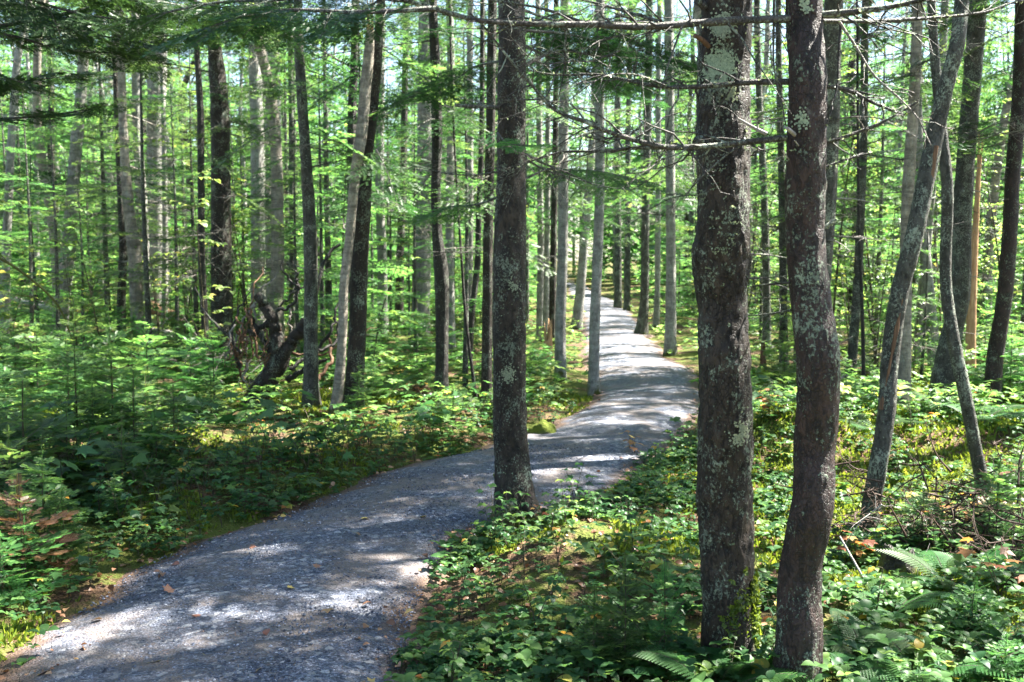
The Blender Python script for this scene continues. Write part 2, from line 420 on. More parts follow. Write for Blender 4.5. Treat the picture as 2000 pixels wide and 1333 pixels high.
# ------------------------------------------------------------------ fir foliage
def twig_near(pairs=11):
    V, Fc = [(0, 0, 0)], []
    for k in range(pairs):
        y = .05 + .9 * k / (pairs - 1)
        L = .30 * (1 - .35 * abs(2 * y - .9) ** 2)
        for s in (-1, 1):
            b = len(V); V += [(0, y - .036, 0), (0, y + .036, 0), (s * L, y + .155, .09), (s * L * .96, y + .095, .085)]; Fc.append((b, b + 1, b + 2, b + 3))
    b = len(V); V += [(-.05, .88, 0), (.05, .88, 0), (.02, 1.14, .03), (-.02, 1.14, .03)]; Fc.append((b, b + 1, b + 2, b + 3))
    return np.array(V), np.array(Fc)
def twig_mid(pairs=4):
    V, Fc = [], []
    for k in range(pairs):
        y = .04 + .78 * k / (pairs - 1)
        for s in (-1, 1):
            b = len(V); V += [(0, y - .06, 0), (0, y + .17, 0), (s * (.30 - .05 * k / pairs), y + .17, .05)]; Fc.append((b, b + 1, b + 2))
    b = len(V); V += [(-.07, .85, 0), (.07, .85, 0), (0, 1.08, .02)]; Fc.append((b, b + 1, b + 2))
    return np.array(V), np.array(Fc)
def twig_far():
    return np.array([(0, -.05, 0), (.25, .40, .05), (0, 1.08, 0), (-.25, .40, .05)]), np.array([(0, 1, 2), (0, 2, 3)])
TW = {'near': twig_near(), 'mid': twig_mid(), 'far': twig_far()}

def bough_segs(rng, L, sl, start=.12, droop=.12, wide=.5, dens=1.0):
    """a flat spray: returns twig positions, directions, lengths in a frame where the bough runs along +y"""
    P, D, Ls = [], [], []
    y, side = start * L, 1
    while y < L:
        side = -side
        sb = min(wide * (L - y) ** .85 * L ** .15 + .7 * sl, .62 * L)
        ang = rad(rng.uniform(46, 64)) * side
        d = np.array((math.sin(ang), math.cos(ang), rng.normal(0, .06)))
        p0 = np.array((0, y, 0.0))
        if sb < 1.7 * sl:
            P.append(p0); D.append(d); Ls.append(max(sb, .6 * sl))
        else:
            q, s2 = .3 * sl, 1
            while q < sb - .3 * sl:
                s2 = -s2
                a2 = ang + rad(rng.uniform(38, 58)) * s2
                l2 = sl * rng.uniform(.7, 1.15) * (1 if sb - q > sl else .75)
                if rng.random() < .93 * dens: P.append(p0 + d * q); D.append(np.array((math.sin(a2), math.cos(a2), rng.normal(0, .1)))); Ls.append(l2)
                q += sl * rng.uniform(.34, .5) / dens
            P.append(p0 + d * (sb - .6 * sl)); D.append(d); Ls.append(sl)
        y += sl * rng.uniform(.45, .65) / dens
    P.append(np.array((0, L - .6 * sl, 0))); D.append(np.array((0, 1., 0))); Ls.append(sl * 1.1)
    P, D, Ls = np.array(P), np.array(D), np.array(Ls)
    r = np.linalg.norm(P[:, :2], axis=1)
    P[:, 2] -= droop * r ** 2 / max(L, .1)
    D[:, 2] -= droop * 1.2 * r / max(L, .1)
    return P, D, Ls
def bough_mb(rng, L, sl, lod, stems=True, **kw):
    P, D, Ls = bough_segs(rng, L, sl, **kw)
    mb = MB(); Rm = frames(D); Rm = roll(Rm, rng.normal(0, .25, len(P)))
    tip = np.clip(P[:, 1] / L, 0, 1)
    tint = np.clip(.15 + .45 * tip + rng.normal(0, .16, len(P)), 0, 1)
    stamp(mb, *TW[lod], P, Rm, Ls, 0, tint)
    if stems:
        c = np.array([(0, t * L, -kw.get('droop', .12) * (t * L) ** 2 / L) for t in np.linspace(0, .97, 7)])
        tube(mb, c, np.linspace(.0042, .0013, 7) * (.5 + L), 4, 1, .5, cap=False)
    return mb
def flat(mb):
    """one (V, F, mat, tint) list out of a builder, to be stamped again"""
    out, n = [], 0
    for (V, (Fc, m), t) in zip(mb.v, mb.f, mb.t):
        out.append((V, Fc - n, m, t)); n += len(V)
    return out
def stamp_all(mb, parts, P, Rm, sc, dt=0.0):
    for V, Fc, m, t in parts:
        stamp(mb, V, Fc, P, Rm, sc, m, dt, tv=t)

rng = np.random.default_rng(11)
BOUGH = {'mid': [flat(bough_mb(rng, 1.0, .085, 'mid', start=.14, droop=.20, dens=.9)) for _ in range(4)],
         'far': [flat(bough_mb(rng, 1.0, .105, 'far', start=.16, droop=.28, dens=1.15)) for _ in range(4)],
         'coarse': [flat(bough_mb(rng, 1.0, .30, 'far', stems=False, start=.12, droop=.25, dens=.95)) for _ in range(3)],
         'near': [flat(bough_mb(rng, .5, .075, 'near', start=.10, droop=.05, wide=.5, dens=.95)) for _ in range(4)],
         'tiny': [flat(bough_mb(rng, .22, .066, 'near', start=.12, droop=.03, wide=.7, dens=.9)) for _ in range(3)]}

def boughs_on_axis(mb, rng, lod, zs, lens, tilt, per, base_len, dt=0.0, axis_xy=None, jitter=.25):
    P, D, S, T = [], [], [], []
    for z, l, tl in zip(zs, lens, tilt):
        a0 = rng.uniform(0, 6.28)
        for k in range(per):
            a = a0 + k * 6.283 / per + rng.normal(0, .3)
            t = tl + rng.normal(0, .12)
            D.append((math.cos(a) * math.cos(t), math.sin(a) * math.cos(t), math.sin(t)))
            ax = (0, 0) if axis_xy is None else axis_xy(z)
            P.append((ax[0], ax[1], z + rng.normal(0, .03 * jitter * 4)))
            S.append(l * rng.uniform(1 - jitter * 1.4, 1 + jitter) / base_len); T.append(rng.normal(dt, .09))
    P, D, S, T = map(np.array, (P, D, S, T))
    pick = rng.integers(0, len(BOUGH[lod]), len(P))
    for b, parts in enumerate(BOUGH[lod]):
        q = pick == b
        if q.any(): stamp_all(mb, parts, P[q], roll(frames(D[q]), rng.normal(0, .15, q.sum())), S[q], T[q])

def crown_mesh(seed, L, Rr, step, per, lod, dt=0.0):
    rng = np.random.default_rng(seed); mb = MB()
    z = np.arange(0, L, step); t = z / L
    lens = Rr * np.clip((1 - t) ** .75, .08, 1) * (.55 + .45 * sstep(0, .2, t)) * rng.uniform(.75, 1.15, len(z))
    boughs_on_axis(mb, rng, lod, z, lens, -.25 + .75 * t, per, 1.0, dt)
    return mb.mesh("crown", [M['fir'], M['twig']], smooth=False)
CROWNS = [crown_mesh(40 + k, 6.0, 1.3 + .12 * (k % 3), .56, 3, 'far', [-.05, .05, .12][k % 3]) for k in range(6)]

CROWNS += [crown_mesh(60 + k, 6.0, 1.5, .50, 5, 'far', -.05) for k in range(2)]  # denser crowns for the added trees, to cast heavier shade

def young_mesh(seed, H, Rr, step, per):
    rng = np.random.default_rng(seed); mb = MB()
    z = np.arange(.10 * H, H * .98, step); t = (z - .10 * H) / (.88 * H)
    lens = Rr * np.clip((1 - t) ** .7, .1, 1) * rng.uniform(.6, 1.15, len(z)) * (.6 + .4 * sstep(0, .25, t))
    boughs_on_axis(mb, rng, 'mid', z, lens, -.05 + .5 * t, per, 1.0, .0, jitter=.35)
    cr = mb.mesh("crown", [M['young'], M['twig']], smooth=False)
    st = MB(); c = spline([(0, 0, -.05), (rng.normal(0, .04), rng.normal(0, .04), H * .5), (0, 0, H)], 14)
    tube(st, c, np.linspace(.012 * H ** .8, .003, 14), 8)
    return cr, st.mesh("trunk", [M['bark_grey']])
YOUNG = [young_mesh(70 + k, [2.8, 4.0, 5.4, 6.8, 3.2, 4.8][k], [.75, .9, 1.05, 1.15, .95, .85][k], [.30, .36, .42, .46, .34, .40][k], 4) for k in range(6)]

def sapling_mesh(seed, H, Rr, nw, per, brown=False):
    rng = np.random.default_rng(seed); mb = MB()
    z = np.linspace(.10 * H, H * .93, nw) + rng.normal(0, .01, nw); t = z / H
    lens = Rr * np.clip((1 - t) ** .8, .12, 1) * rng.uniform(.8, 1.15, nw)
    for kk, (zz, ll, tt) in enumerate(zip(z, lens, t)):
        lod, bl = ('near', .5) if ll > .26 else ('tiny', .22)
        boughs_on_axis(mb, rng, lod, [zz], [ll], [.12 + .5 * tt ** 2], per, bl, -.16 + .30 * tt)  # lower boughs tinted darker for thicket shade, tops lighter as new growth
    q = np.linspace(.45 * H, H, max(6, int(H * 12)))
    stamp(mb, *TW['near'], np.stack([0 * q, 0 * q, q - .04], 1), roll(frames(np.tile([(0.02, 0.01, 1.0)], (len(q), 1))), rng.uniform(0, 3, len(q))), np.full(len(q), .05), 0, .35)
    fo = mb.mesh("foliage", [M['needle_brown'] if brown else M['young'], M['stem']], smooth=False)
    st = MB(); c = spline([(0, 0, -.05), (rng.normal(0, .015), rng.normal(0, .015), H * .5), (0, 0, H * 1.02)], 12)
    tube(st, c, np.linspace(.009 * H ** .6, .002, 12), 7)
    return fo, st.mesh("stem", [M['stem']])
SAPL = [sapling_mesh(90 + k, h, r, n, p) for k, (h, r, n, p) in enumerate([(.55, .30, 6, 5), (.8, .38, 7, 5), (1.1, .42, 9, 5), (1.35, .45, 10, 5), (.7, .45, 6, 6), (.4, .28, 5, 5)])]
SAPL_H = [.55, .8, 1.1, 1.35, .7, .4]

# ------------------------------------------------------------------ dead branches
def twig_tree(mb, rng, C, r0, r1, ntw, twl, sub=3, mat=0, updown=.25, lich=0, lmat=1, seg=7):
    """a dead branch along the points C, with side twigs that fork again"""
    n = max(8, int(np.linalg.norm(np.diff(C, axis=0), axis=1).sum() / .03)); n = min(n, 60)
    S = spline(C, n); r = np.linspace(r0, r1, n) * (1 + .16 * noise(np.arange(n) * .8, 3.3, 0, int(rng.integers(999))))
    S = S + .25 * r0 * np.stack([noise(np.arange(n) * .35, k * 5.1, 0, int(rng.integers(999))) for k in range(3)], 1) * np.linspace(0, 1, n)[:, None]
    tube(mb, S, r, seg, mat)
    T = np.gradient(S, axis=0); T /= np.linalg.norm(T, axis=1, keepdims=True)
    for _ in range(ntw):
        i = int(n * rng.uniform(.12, .99)); i = min(i, n - 1)
        d = T[i] * rng.uniform(.3, 1.0) + rng.normal(0, 1, 3) * np.array((.8, .8, updown * 2.2)); d /= np.linalg.norm(d)
        L = twl * rng.uniform(.3, 1.2) * (1 - .4 * i / n)
        q = np.array([S[i] + d * L * t + np.array((0, 0, -.18 * L * t * t)) + rng.normal(0, .035 * L, 3) * (t > 0) for t in np.linspace(0, 1, 5)])
        rt = min(r[i] * .55, .0042)
        tube(mb, q, np.linspace(rt, .0011, 5), 4, mat, cap=False)
        for _ in range(int(rng.integers(0, sub + 1))):
            k = int(rng.integers(1, 5)); d2 = d + rng.normal(0, .7, 3); d2 /= np.linalg.norm(d2); L2 = L * rng.uniform(.2, .5)
            q2 = np.array([q[k] + d2 * L2 * t + rng.normal(0, .04 * L2, 3) * (t > 0) for t in (0, .5, 1)])
            tube(mb, q2, [rt * .6, rt * .4, .0008], 3, mat, cap=False)
    if lich:
        i = rng.integers(0, n, lich); P = S[i] + rng.normal(0, 1, (lich, 3)) * r[i][:, None] * .7
        D = rng.normal(0, 1, (lich, 3))
        stamp(mb, *TW['far'], P, frames(D), rng.uniform(.006, .018, lich), lmat, rng.uniform(0, 1, lich))

def dead_branch_mesh(seed, pale):
    """one dead lower branch of a forest fir, along +y"""
    rng = np.random.default_rng(seed); mb = MB()
    k = rng.uniform(-.25, .12)
    twig_tree(mb, rng, [np.array((0, -.02, 0)), np.array((rng.normal(0, .04), .5, .02 + k * .25)), np.array((rng.normal(0, .1), 1.0, k))], .010, .0025, 16, .42, 3, seg=5, lich=14)
    return mb.mesh("branch", [M['twig_pale' if pale else 'twig'], M['lichen']])
DEADBR = [dead_branch_mesh(120 + k, k % 3 != 1) for k in range(9)]
_rb = np.random.default_rng(88)
LIVEBR = [bough_mb(_rb, 1.0, .075, 'mid', start=.22, droop=_rb.uniform(.12, .35), dens=1.0).mesh("bough", [M['fir'], M['twig']], smooth=False) for _ in range(5)]
LIVEBR += [bough_mb(_rb, 1.0, .075, 'mid', start=.22, droop=_rb.uniform(.12, .35), dens=1.0).mesh("bough", [M['fir_shade'], M['twig']], smooth=False) for _ in range(5)]
def add_branches(root, axis_at, rg, ndead, nlive, z0, z1, zl0, zl1, L=1.0):
    for k in range(ndead):
        z = rg.uniform(z0, z1); a = axis_at(z); l = L * rg.uniform(.4, 1.25)
        link("branch", DEADBR[int(rg.integers(0, 9))], root, (a[0], a[1], z), (rg.normal(-.05, .2), 0, rg.uniform(0, 6.28)), l)
    for k in range(nlive):
        z = rg.uniform(zl0, zl1); a = axis_at(z); l = L * rg.uniform(.6, 1.35)
        link("bough", LIVEBR[int(rg.integers(0, 10))], root, (a[0], a[1], z), (rg.normal(-.08, .15), rg.normal(0, .15), rg.uniform(0, 6.28)), (l, l, l))

# ------------------------------------------------------------------ trunks
def trunk_disp(rough, flare, zg, seed, knots=()):
    lob = np.random.default_rng(seed).uniform(0, 6.28)
    def f(C, dirs, r, th):
        P = C[:, None] + dirs * r[:, None, None]
        fl = fbm(P[..., 0] * 48, P[..., 1] * 48, P[..., 2] * 26, seed + 9, 3)
        d = rough * r[:, None] * (fbm(P[..., 0] * 12, P[..., 1] * 12, P[..., 2] * 5, seed) * .33 + .42 * np.clip(fl * 2.2, -.7, .7) + .25 * noise(P[..., 0] * 130, P[..., 1] * 130, P[..., 2] * 75, seed + 4))
        hz = np.maximum(C[:, 2] - zg, 0)[:, None]
        d = d + flare * r[:, None] * np.exp(-hz / .13) * (.55 + .45 * np.cos(th[None] * 4 + lob) + .25 * np.cos(th[None] * 3 - lob))
        for kz, kth, kr, kh in knots:
            kh = kh * .7
            dth = (th[None] - kth + math.pi) % (2 * math.pi) - math.pi
            d = d + kh * np.exp(-(((C[:, 2:3] - kz) / kr) ** 2 + (dth * r[:, None] / kr) ** 2))
        return d
    return f
TR_LAST = [None]
def trunk_obj(root, C, R_, mat, seg=20, step=.08, rough=.10, flare=.5, seed=0, knots=(), name="trunk", broken=False):
    """C: points relative to the root, bottom to top"""
    A = np.column_stack([np.array(C, float), np.array(R_, float)])
    L = np.linalg.norm(np.diff(A[:, :3], axis=0), axis=1).sum()
    n = max(8, min(420, int(L / step)))
    S = spline(A, n)
    if step < .04:                                                # fine rings where the photo looks, coarse above
        D_ = spline(A, int(L / .004)); zz = np.where(D_[:, 2] < 3.2, step * .55, .12)
        pick, acc = [0], 0.0
        for q in range(1, len(D_)):
            acc += .004
            if acc >= zz[q]: pick.append(q); acc = 0.0
        S = D_[pick]
    mb = MB(); tube(mb, S[:, :3], np.maximum(S[:, 3], .004), seg, 0, .5, trunk_disp(rough, flare, 0.0, seed, knots))
    TR_LAST[:] = [S]
    if broken:                                                    # splinters of a snapped top
        rg = np.random.default_rng(seed + 5)
        for _ in range(9):
            a = rg.uniform(0, 6.28); r = S[-1, 3] * .8; p = S[-1, :3] + np.array((math.cos(a), math.sin(a), -.1)) * r
            tube(mb, [p, p + np.array((0, 0, .1)), p + np.array((rg.normal(0, .02), rg.normal(0, .02), rg.uniform(.15, .45)))], [r * .45, r * .3, .002], 5, 1)
    return link(name, mb.mesh("trunk", [M[mat], M['wood']]), root)

TR_LAST = [None]
rngT = np.random.default_rng(5)
def traced_tree(name, label, cat, vb, pts, mat, height, crown=None, cz=4.0, cs=1.0, seg=20, step=.07, rough=.10, flare=.45, knots=(), broken=False, whorl=None, Y=None, gap=.0, group=None, sw=1.0):
    """pts: (u, v, width) from the top of what the photo shows downwards; the foot stands where row vb meets the ground"""
    ub = pts[-1][0]
    x0, y0 = gnd(ub, vb)
    if Y: y0 = Y
    base = at(ub, vb, y0); zb = gz(base[0], y0)
    root = thing(name, label, cat, (base[0], y0, zb), group=group)
    C, Rr = [], []
    for (u, v, w) in pts:
        p = at(u, v, y0); C.append(p - np.array((base[0], y0, zb))); Rr.append(px(w, v, y0) / 2)
    if C[-1][2] > .12:
        C.append(np.array((0, 0, 0.0))); Rr.append(Rr[-1] * 1.08)
    C[-1] = np.array((C[-1][0], 0, -.12))
    C, Rr = C[::-1], Rr[::-1]
    if not broken:
        top = C[-1]; d = C[-1] - C[-2]; d = d / np.linalg.norm(d)
        k = 0
        while top[2] < height:
            k += 1
            d = d * .75 + np.array((0, 0, 1.0)) * .25 + np.array((rngT.normal(0, .012), rngT.normal(0, .012), 0)); d /= np.linalg.norm(d)
            top = top + d * 1.2; C.append(top)
            Rr.append(max(Rr[-1] * .93, .012))
        C, Rr = list(C), list(Rr)
    C = [c + np.array((0, .02 * math.sin(i * 1.7 + ub), 0)) * (0 < i) for i, c in enumerate(C)]
    trunk_obj(root, C, Rr, mat, seg, step, rough, flare, int(abs(ub)) + 3, knots, broken=broken)
    def axis_at(z):
        zz = np.array([c[2] for c in C]); return np.array([np.interp(z, zz, [c[k] for c in C]) for k in (0, 1)])
    if crown is not None:
        a = axis_at(cz); Lc = max(2.5, height - cz + .5)
        link("crown", CROWNS[crown % 6], root, (a[0], a[1], cz), (0, 0, rngT.uniform(0, 6.28)), (cs * (1.0 if y0 < 9 else .6), cs * (1.0 if y0 < 9 else .6), Lc / 6.0))
    if whorl is not None:
        add_branches(root, axis_at, rngT, 10, 11, 1.3, min(height, CAMH + .25 * y0), 2.4, min(height, CAMH + .27 * y0), sw)
    elif crown is not None and y0 > 8:
        add_branches(root, axis_at, rngT, 5, 16, 2.0, CAMH + .22 * y0, 2.0, CAMH + .28 * y0, sw * 1.5)
    return root, axis_at, C
def uv_branch(root, pts, Y, r0, r1, ntw, twl, depth=0.0, lich=0, name="branch", mat='twig', sub=3, seed=None, lab=None):
    rg = np.random.default_rng(int(pts[0][0] * 7 + pts[0][1]) if seed is None else seed)
    o = np.array(root.location)
    n = len(pts); C = [at(u, v, Y + depth * k / (n - 1)) - o for k, (u, v) in enumerate(pts)]
    mb = MB(); twig_tree(mb, rg, C, r0, r1, ntw, twl, sub, 0, lich=lich)
    b = link(name, mb.mesh(name, [M[mat], M['lichen']]), root)
    if lab: b['label'] = lab
    return b

# --- the four trees at the front
T1, ax, _ = traced_tree("fir_tree", "thick dark fir trunk with large pale lichen patch, nearest the path of the front pair", "tree", 1310,
    [(1418, -20, 99), (1417, 60, 98), (1415, 130, 99), (1412, 300, 101), (1411, 440, 99), (1408, 520, 108), (1411, 580, 97), (1414, 700, 98), (1416, 830, 103), (1418, 950, 108), (1421, 1080, 104), (1424, 1200, 100), (1428, 1280, 106), (1428, 1310, 110)],
    'bark_dark', 10.5, 0, 5.2, 1.0, seg=104, step=.022, rough=.095, flare=.42,
    knots=[(1.58, math.pi * .02, .035, .012), (2.12, 3.0, .05, .016), (2.03, 3.1, .03, .012), (1.55, 3.0, .04, .014), (.95, 0.1, .03, .008), (1.36, .1, .03, -.012), (1.02, 4.2, .02, -.012), (1.76, 4.6, .018, -.012), (.62, .2, .035, .010), (.74, 3.2, .05, -.012), (1.42, 3.0, .03, -.012), (1.25, 3.1, .03, -.010), (2.25, .3, .05, .012)])
def stub(root, u0, v0, u1, v1, Y, r, mat='twig', r1=None):
    o = np.array(root.location); mb = MB(); a, b = at(u0, v0, Y) - o, at(u1, v1, Y - .03) - o
    C = spline([a, (a + b) / 2 + np.array((0, 0, .006)), b], 9)
    tube(mb, C, np.linspace(r, r1 or r * .7, 9) * (1 + .2 * noise(np.arange(9) * .9, 1, 0, int(u0))), 9)
    link("branch_stub", mb.mesh("branch_stub", [M[mat]]), root)
Y1 = T1.location.y
def lichen_tufts(root, n, zmax, seed, thr, sz=(.004, .011), name='lichen', mat='lichen'):
    S = TR_LAST[0]; rg = np.random.default_rng(seed); S = S[S[:, 2] < zmax]
    i = rg.integers(1, len(S) - 1, n); th = rg.uniform(0, 6.283, n)
    T = S[i + 1, :3] - S[i - 1, :3]; T /= np.linalg.norm(T, axis=1, keepdims=True)
    A = np.cross(T, (0, 1.0, 0)); A /= np.linalg.norm(A, axis=1, keepdims=True); B = np.cross(T, A)
    O = A * np.cos(th)[:, None] + B * np.sin(th)[:, None]; P = S[i, :3] + O * S[i, 3][:, None] * 1.03
    m = fbm(P[:, 0] * 9, P[:, 1] * 9, P[:, 2] * 6, seed, 2) + .7 * fbm(P[:, 0] * 40, P[:, 1] * 40, P[:, 2] * 40, seed + 3, 2) - (name == 'moss') * (3.2 * P[:, 2] - .3 - .5 * O[:, 0]) > thr
    P, O, T = P[m], O[m], T[m]; k = len(P)
    D = rg.normal(0, 1, (k, 3)); D = D - O * ((D * O).sum(1) - .45)[:, None] * 1.0
    D /= np.linalg.norm(D, axis=1, keepdims=True)
    U = O + rg.normal(0, .35, (k, 3))
    mb = MB(); Sd = np.cross(D, U); Sd /= np.linalg.norm(Sd, axis=1, keepdims=True); N = np.cross(Sd, D)
    stamp(mb, *TW['far'], P, np.stack([Sd, D, N], 2), rg.uniform(*sz, k)[:, None] * np.array([[1.6, 1, 1]]), 0, np.clip(rg.normal(.35, .3, k), 0, 1))
    tag(link(name, mb.mesh(name, [M[mat]], smooth=False), root), kind='stuff')
lichen_tufts(T1, 26000, 2.7, 4, .95)
def lichen_patch(root, u, v, Yf, r, n, seed):
    rg = np.random.default_rng(seed); S = TR_LAST[0]; c = at(u, v, Yf) - np.array(root.location)
    i = np.clip(np.searchsorted(S[:, 2], c[2] + rg.normal(0, r * .55, n)), 1, len(S) - 2); R0 = S[i, 3]
    th = np.arcsin(np.clip((c[0] + rg.normal(0, r * .45, n) - S[i, 0]) / R0, -.95, .95))
    O = np.stack([np.sin(th), -np.cos(th), 0 * th], 1); P = S[i, :3] + O * (R0 * 1.035)[:, None]; P[:, 2] += rg.uniform(-.012, .012, n)
    k = fbm(P[:, 0] * 30, P[:, 1] * 30, P[:, 2] * 30, seed, 2) > -.55; P, O = P[k], O[k]; n = len(P)
    D = np.cross(O, rg.normal(0, 1, (n, 3))); D /= np.linalg.norm(D, axis=1, keepdims=True); D += O * .12; D /= np.linalg.norm(D, axis=1, keepdims=True)
    Sd = np.cross(D, O); Sd /= np.linalg.norm(Sd, axis=1, keepdims=True)
    mb = MB(); stamp(mb, *TW['far'], P, np.stack([Sd, D, np.cross(Sd, D)], 2), rg.uniform(.005, .011, n)[:, None] * np.array([[2, 1, 1]]), 0, np.clip(rg.normal(.75, .2, n), 0, 1))
    tag(link("lichen", mb.mesh("lichen", [M['lichen']], smooth=False), root), kind='stuff')
for u_, v_, r_, n_ in ((1408, 132, .055, 1500), (1412, 52, .035, 600), (1430, 185, .020, 160), (1442, 850, .035, 260)):
    lichen_patch(T1, u_, v_, Y1 - .1, r_, n_, int(u_ + v_))
lichen_tufts(T1, 16000, .42, 14, .25, (.010, .024), 'moss', 'moss_blade')
stub(T1, 1385, 92, 1356, 70, Y1 - .06, .010, 'wood_old'); stub(T1, 1376, 14, 1360, 4, Y1 - .05, .016); stub(T1, 1366, 275, 1358, 279, Y1 - .05, .018)
uv_branch(T1, [(1497, 262), (1470, 248), (1440, 232)], Y1 - .15, .0075, .004, 2, .06, mat='wood_grey'); uv_branch(T1, [(1440, 228), (1420, 212), (1402, 206)], Y1 - .15, .002, .001, 2, .06)
uv_branch(T1, [(1463, 305), (1478, 300), (1482, 284)], Y1, .005, .002, 1, .05)

T2, ax2, _ = traced_tree("spruce_tree", "slender reddish spruce trunk with a bend low down, throwing dead branches across the front", "tree", 1362,
    [(1573, -30, 70), (1573, 60, 70), (1574, 130, 71), (1573, 300, 75), (1575, 450, 74), (1586, 600, 76), (1595, 700, 80), (1597, 800, 80), (1594, 880, 80), (1589, 950, 80), (1582, 1010, 79), (1571, 1080, 79), (1564, 1150, 82), (1560, 1230, 84), (1555, 1333, 84), (1554, 1362, 88)],
    'bark_red', 9.5, 2, 4.6, .95, seg=96, step=.022, rough=.075, flare=.30,
    knots=[(1.79, 3.05, .025, .010), (1.80, .1, .025, .012), (.60, .1, .05, .010), (1.3, .15, .03, .006), (.95, .1, .03, .006), (2.3, 4.4, .02, -.010), (.78, 4.6, .03, -.008)])
Y2 = T2.location.y
lichen_tufts(T2, 22000, 2.7, 6, .85)
for u_, v_, r_, n_ in ((1566, 240, .026, 90), (1580, 12, .02, 60)):
    lichen_patch(T2, u_, v_, Y2 - .08, r_, n_, int(u_ + v_))
B = lambda pts, r0, r1, ntw, twl, depth=0.0, lich=0, **k: uv_branch(T2, pts, Y2, r0, r1, ntw, twl, depth, lich, **k)
B([(1545, 37), (1450, 40), (1370, 45), (1240, 52), (1150, 48), (1023, 46), (953, 42), (847, 18), (776, 0), (690, -14)], .0145, .006, 26, .30, -.35, 260)
B([(1150, 48), (1060, 18), (985, 4), (900, -6)], .006, .002, 12, .25, -.3, 60)
B([(1310, 50), (1240, 28), (1160, 6), (1080, -16)], .006, .003, 12, .22, .25, 60)
B([(1540, 160), (1465, 161), (1380, 169), (1300, 171), (1217, 155), (1164, 145), (1094, 148), (1035, 138)], .0105, .0025, 24, .28, .3, 160)
B([(1300, 168), (1240, 146), (1180, 150), (1120, 190)], .004, .0015, 12, .2, -.2, 40)
B([(1556, 268), (1500, 273), (1380, 286), (1300, 287), (1200, 261), (1147, 240), (1094, 222), (1023, 150), (960, 70), (915, 25)], .0125, .003, 34, .3, -.2, 200)
B([(1320, 288), (1240, 290), (1164, 296), (1094, 298), (1041, 314), (1000, 335)], .008, .002, 22, .24, .25, 90)
B([(1600, 30), (1670, 23), (1741, 14), (1811, -2), (1880, -22)], .012, .006, 12, .25, -.2, 130)
B([(1600, 42), (1706, 42), (1794, 37), (1917, 25), (1984, 4), (2060, -12)], .008, .003, 20, .28, .3, 90)
B([(1604, 168), (1653, 175), (1698, 197), (1741, 215), (1764, 226)], .008, .005, 12, .12, -.1, 160)
B([(1604, 283), (1670, 261), (1723, 240), (1792, 200)], .0075, .0035, 9, .12, -.1, 70)
B([(1606, 330), (1653, 312), (1700, 300)], .0065, .003, 5, .08, -.05, 40)
B([(1610, 444), (1622, 436), (1633, 430)], .008, .006, 3, .05, 0, 10)
B([(1642, 46), (1638, 100), (1635, 166), (1614, 247)], .005, .003, 8, .10, -.05, 30)
B([(1640, 44), (1674, 95), (1705, 145), (1758, 194), (1794, 233), (1818, 284)], .0055, .0018, 8, .15, -.15, 20, mat='twig_pale')
B([(1512, -10), (1511, 60), (1513, 141), (1526, 194), (1535, 242)], .0045, .002, 22, .09, -.05, 60)
B([(1518, -10), (1519, 70), (1516, 160)], .0035, .0016, 16, .08, -.05, 40)
B([(1568, 274), (1550, 262), (1536, 250)], .010, .006, 0, .1, -.12, 0, mat='wood_grey', lab="short white broken branch stub")
B([(1575, 300), (1560, 285), (1552, 275)], .004, .002, 1, .04, -.12, 0, mat='wood_grey')
B([(1548, 320), (1535, 305), (1526, 294)], .003, .0015, 1, .05, -.1, 0, mat='wood_grey')
B([(1545, 552), (1500, 556), (1466, 560)], .005, .002, 5, .1, .4, 0)
B([(1545, 606), (1500, 614), (1462, 616)], .0045, .002, 5, .1, .4, 0)
B([(1632, 740), (1645, 738), (1656, 733)], .006, .003, 1, .03, 0, 0)
for k in range(10):                                                # fine dead twigs that fill the upper middle
    u, v = rngT.uniform(1060, 1330), rngT.uniform(40, 290)
    B([(u, v), (u - rngT.uniform(20, 90), v + rngT.uniform(-60, 60)), (u - rngT.uniform(80, 190), v + rngT.uniform(-110, 110))], .0035, .001, 12, .2, rngT.uniform(-.4, .4), 10, seed=200 + k, name="twig")

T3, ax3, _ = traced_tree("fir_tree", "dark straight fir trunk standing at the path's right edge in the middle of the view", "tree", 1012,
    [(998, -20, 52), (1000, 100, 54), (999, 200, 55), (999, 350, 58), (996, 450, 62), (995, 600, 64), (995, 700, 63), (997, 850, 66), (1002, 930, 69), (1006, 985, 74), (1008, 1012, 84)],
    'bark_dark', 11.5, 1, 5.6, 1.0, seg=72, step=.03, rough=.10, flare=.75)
Y3 = T3.location.y
lichen_tufts(T3, 7000, 3.3, 7, .8)
for u_, v_, r_, n_ in ((992, 735, .042, 260), (1003, 560, .03, 110)):
    lichen_patch(T3, u_, v_, Y3 - .1, r_, n_, int(u_ + v_))
lichen_tufts(T3, 9000, .35, 17, .3, (.010, .022), 'moss', 'moss_blade')
uv_branch(T3, [(975, 211), (950, 209), (928, 208), (889, 206)], Y3 - .05, .014, .010, 4, .2, -.1, 30)
uv_branch(T3, [(1025, 350), (1080, 330), (1160, 360), (1230, 372)], Y3, .007, .002, 10, .3, .6, 0)
uv_branch(T3, [(1025, 310), (1060, 330), (1110, 350), (1140, 375)], Y3, .008, .002, 10, .3, .5, 0)
uv_branch(T3, [(1022, 130), (1090, 100), (1180, 110), (1260, 96)], Y3, .010, .003, 14, .4, .7, 40)
uv_branch(T3, [(975, 335), (930, 342), (880, 340), (810, 325)], Y3, .006, .002, 10, .3, .4, 0)
mb = MB(); rg = np.random.default_rng(3); o3 = np.array(T3.location)                       # exposed roots running over the soil
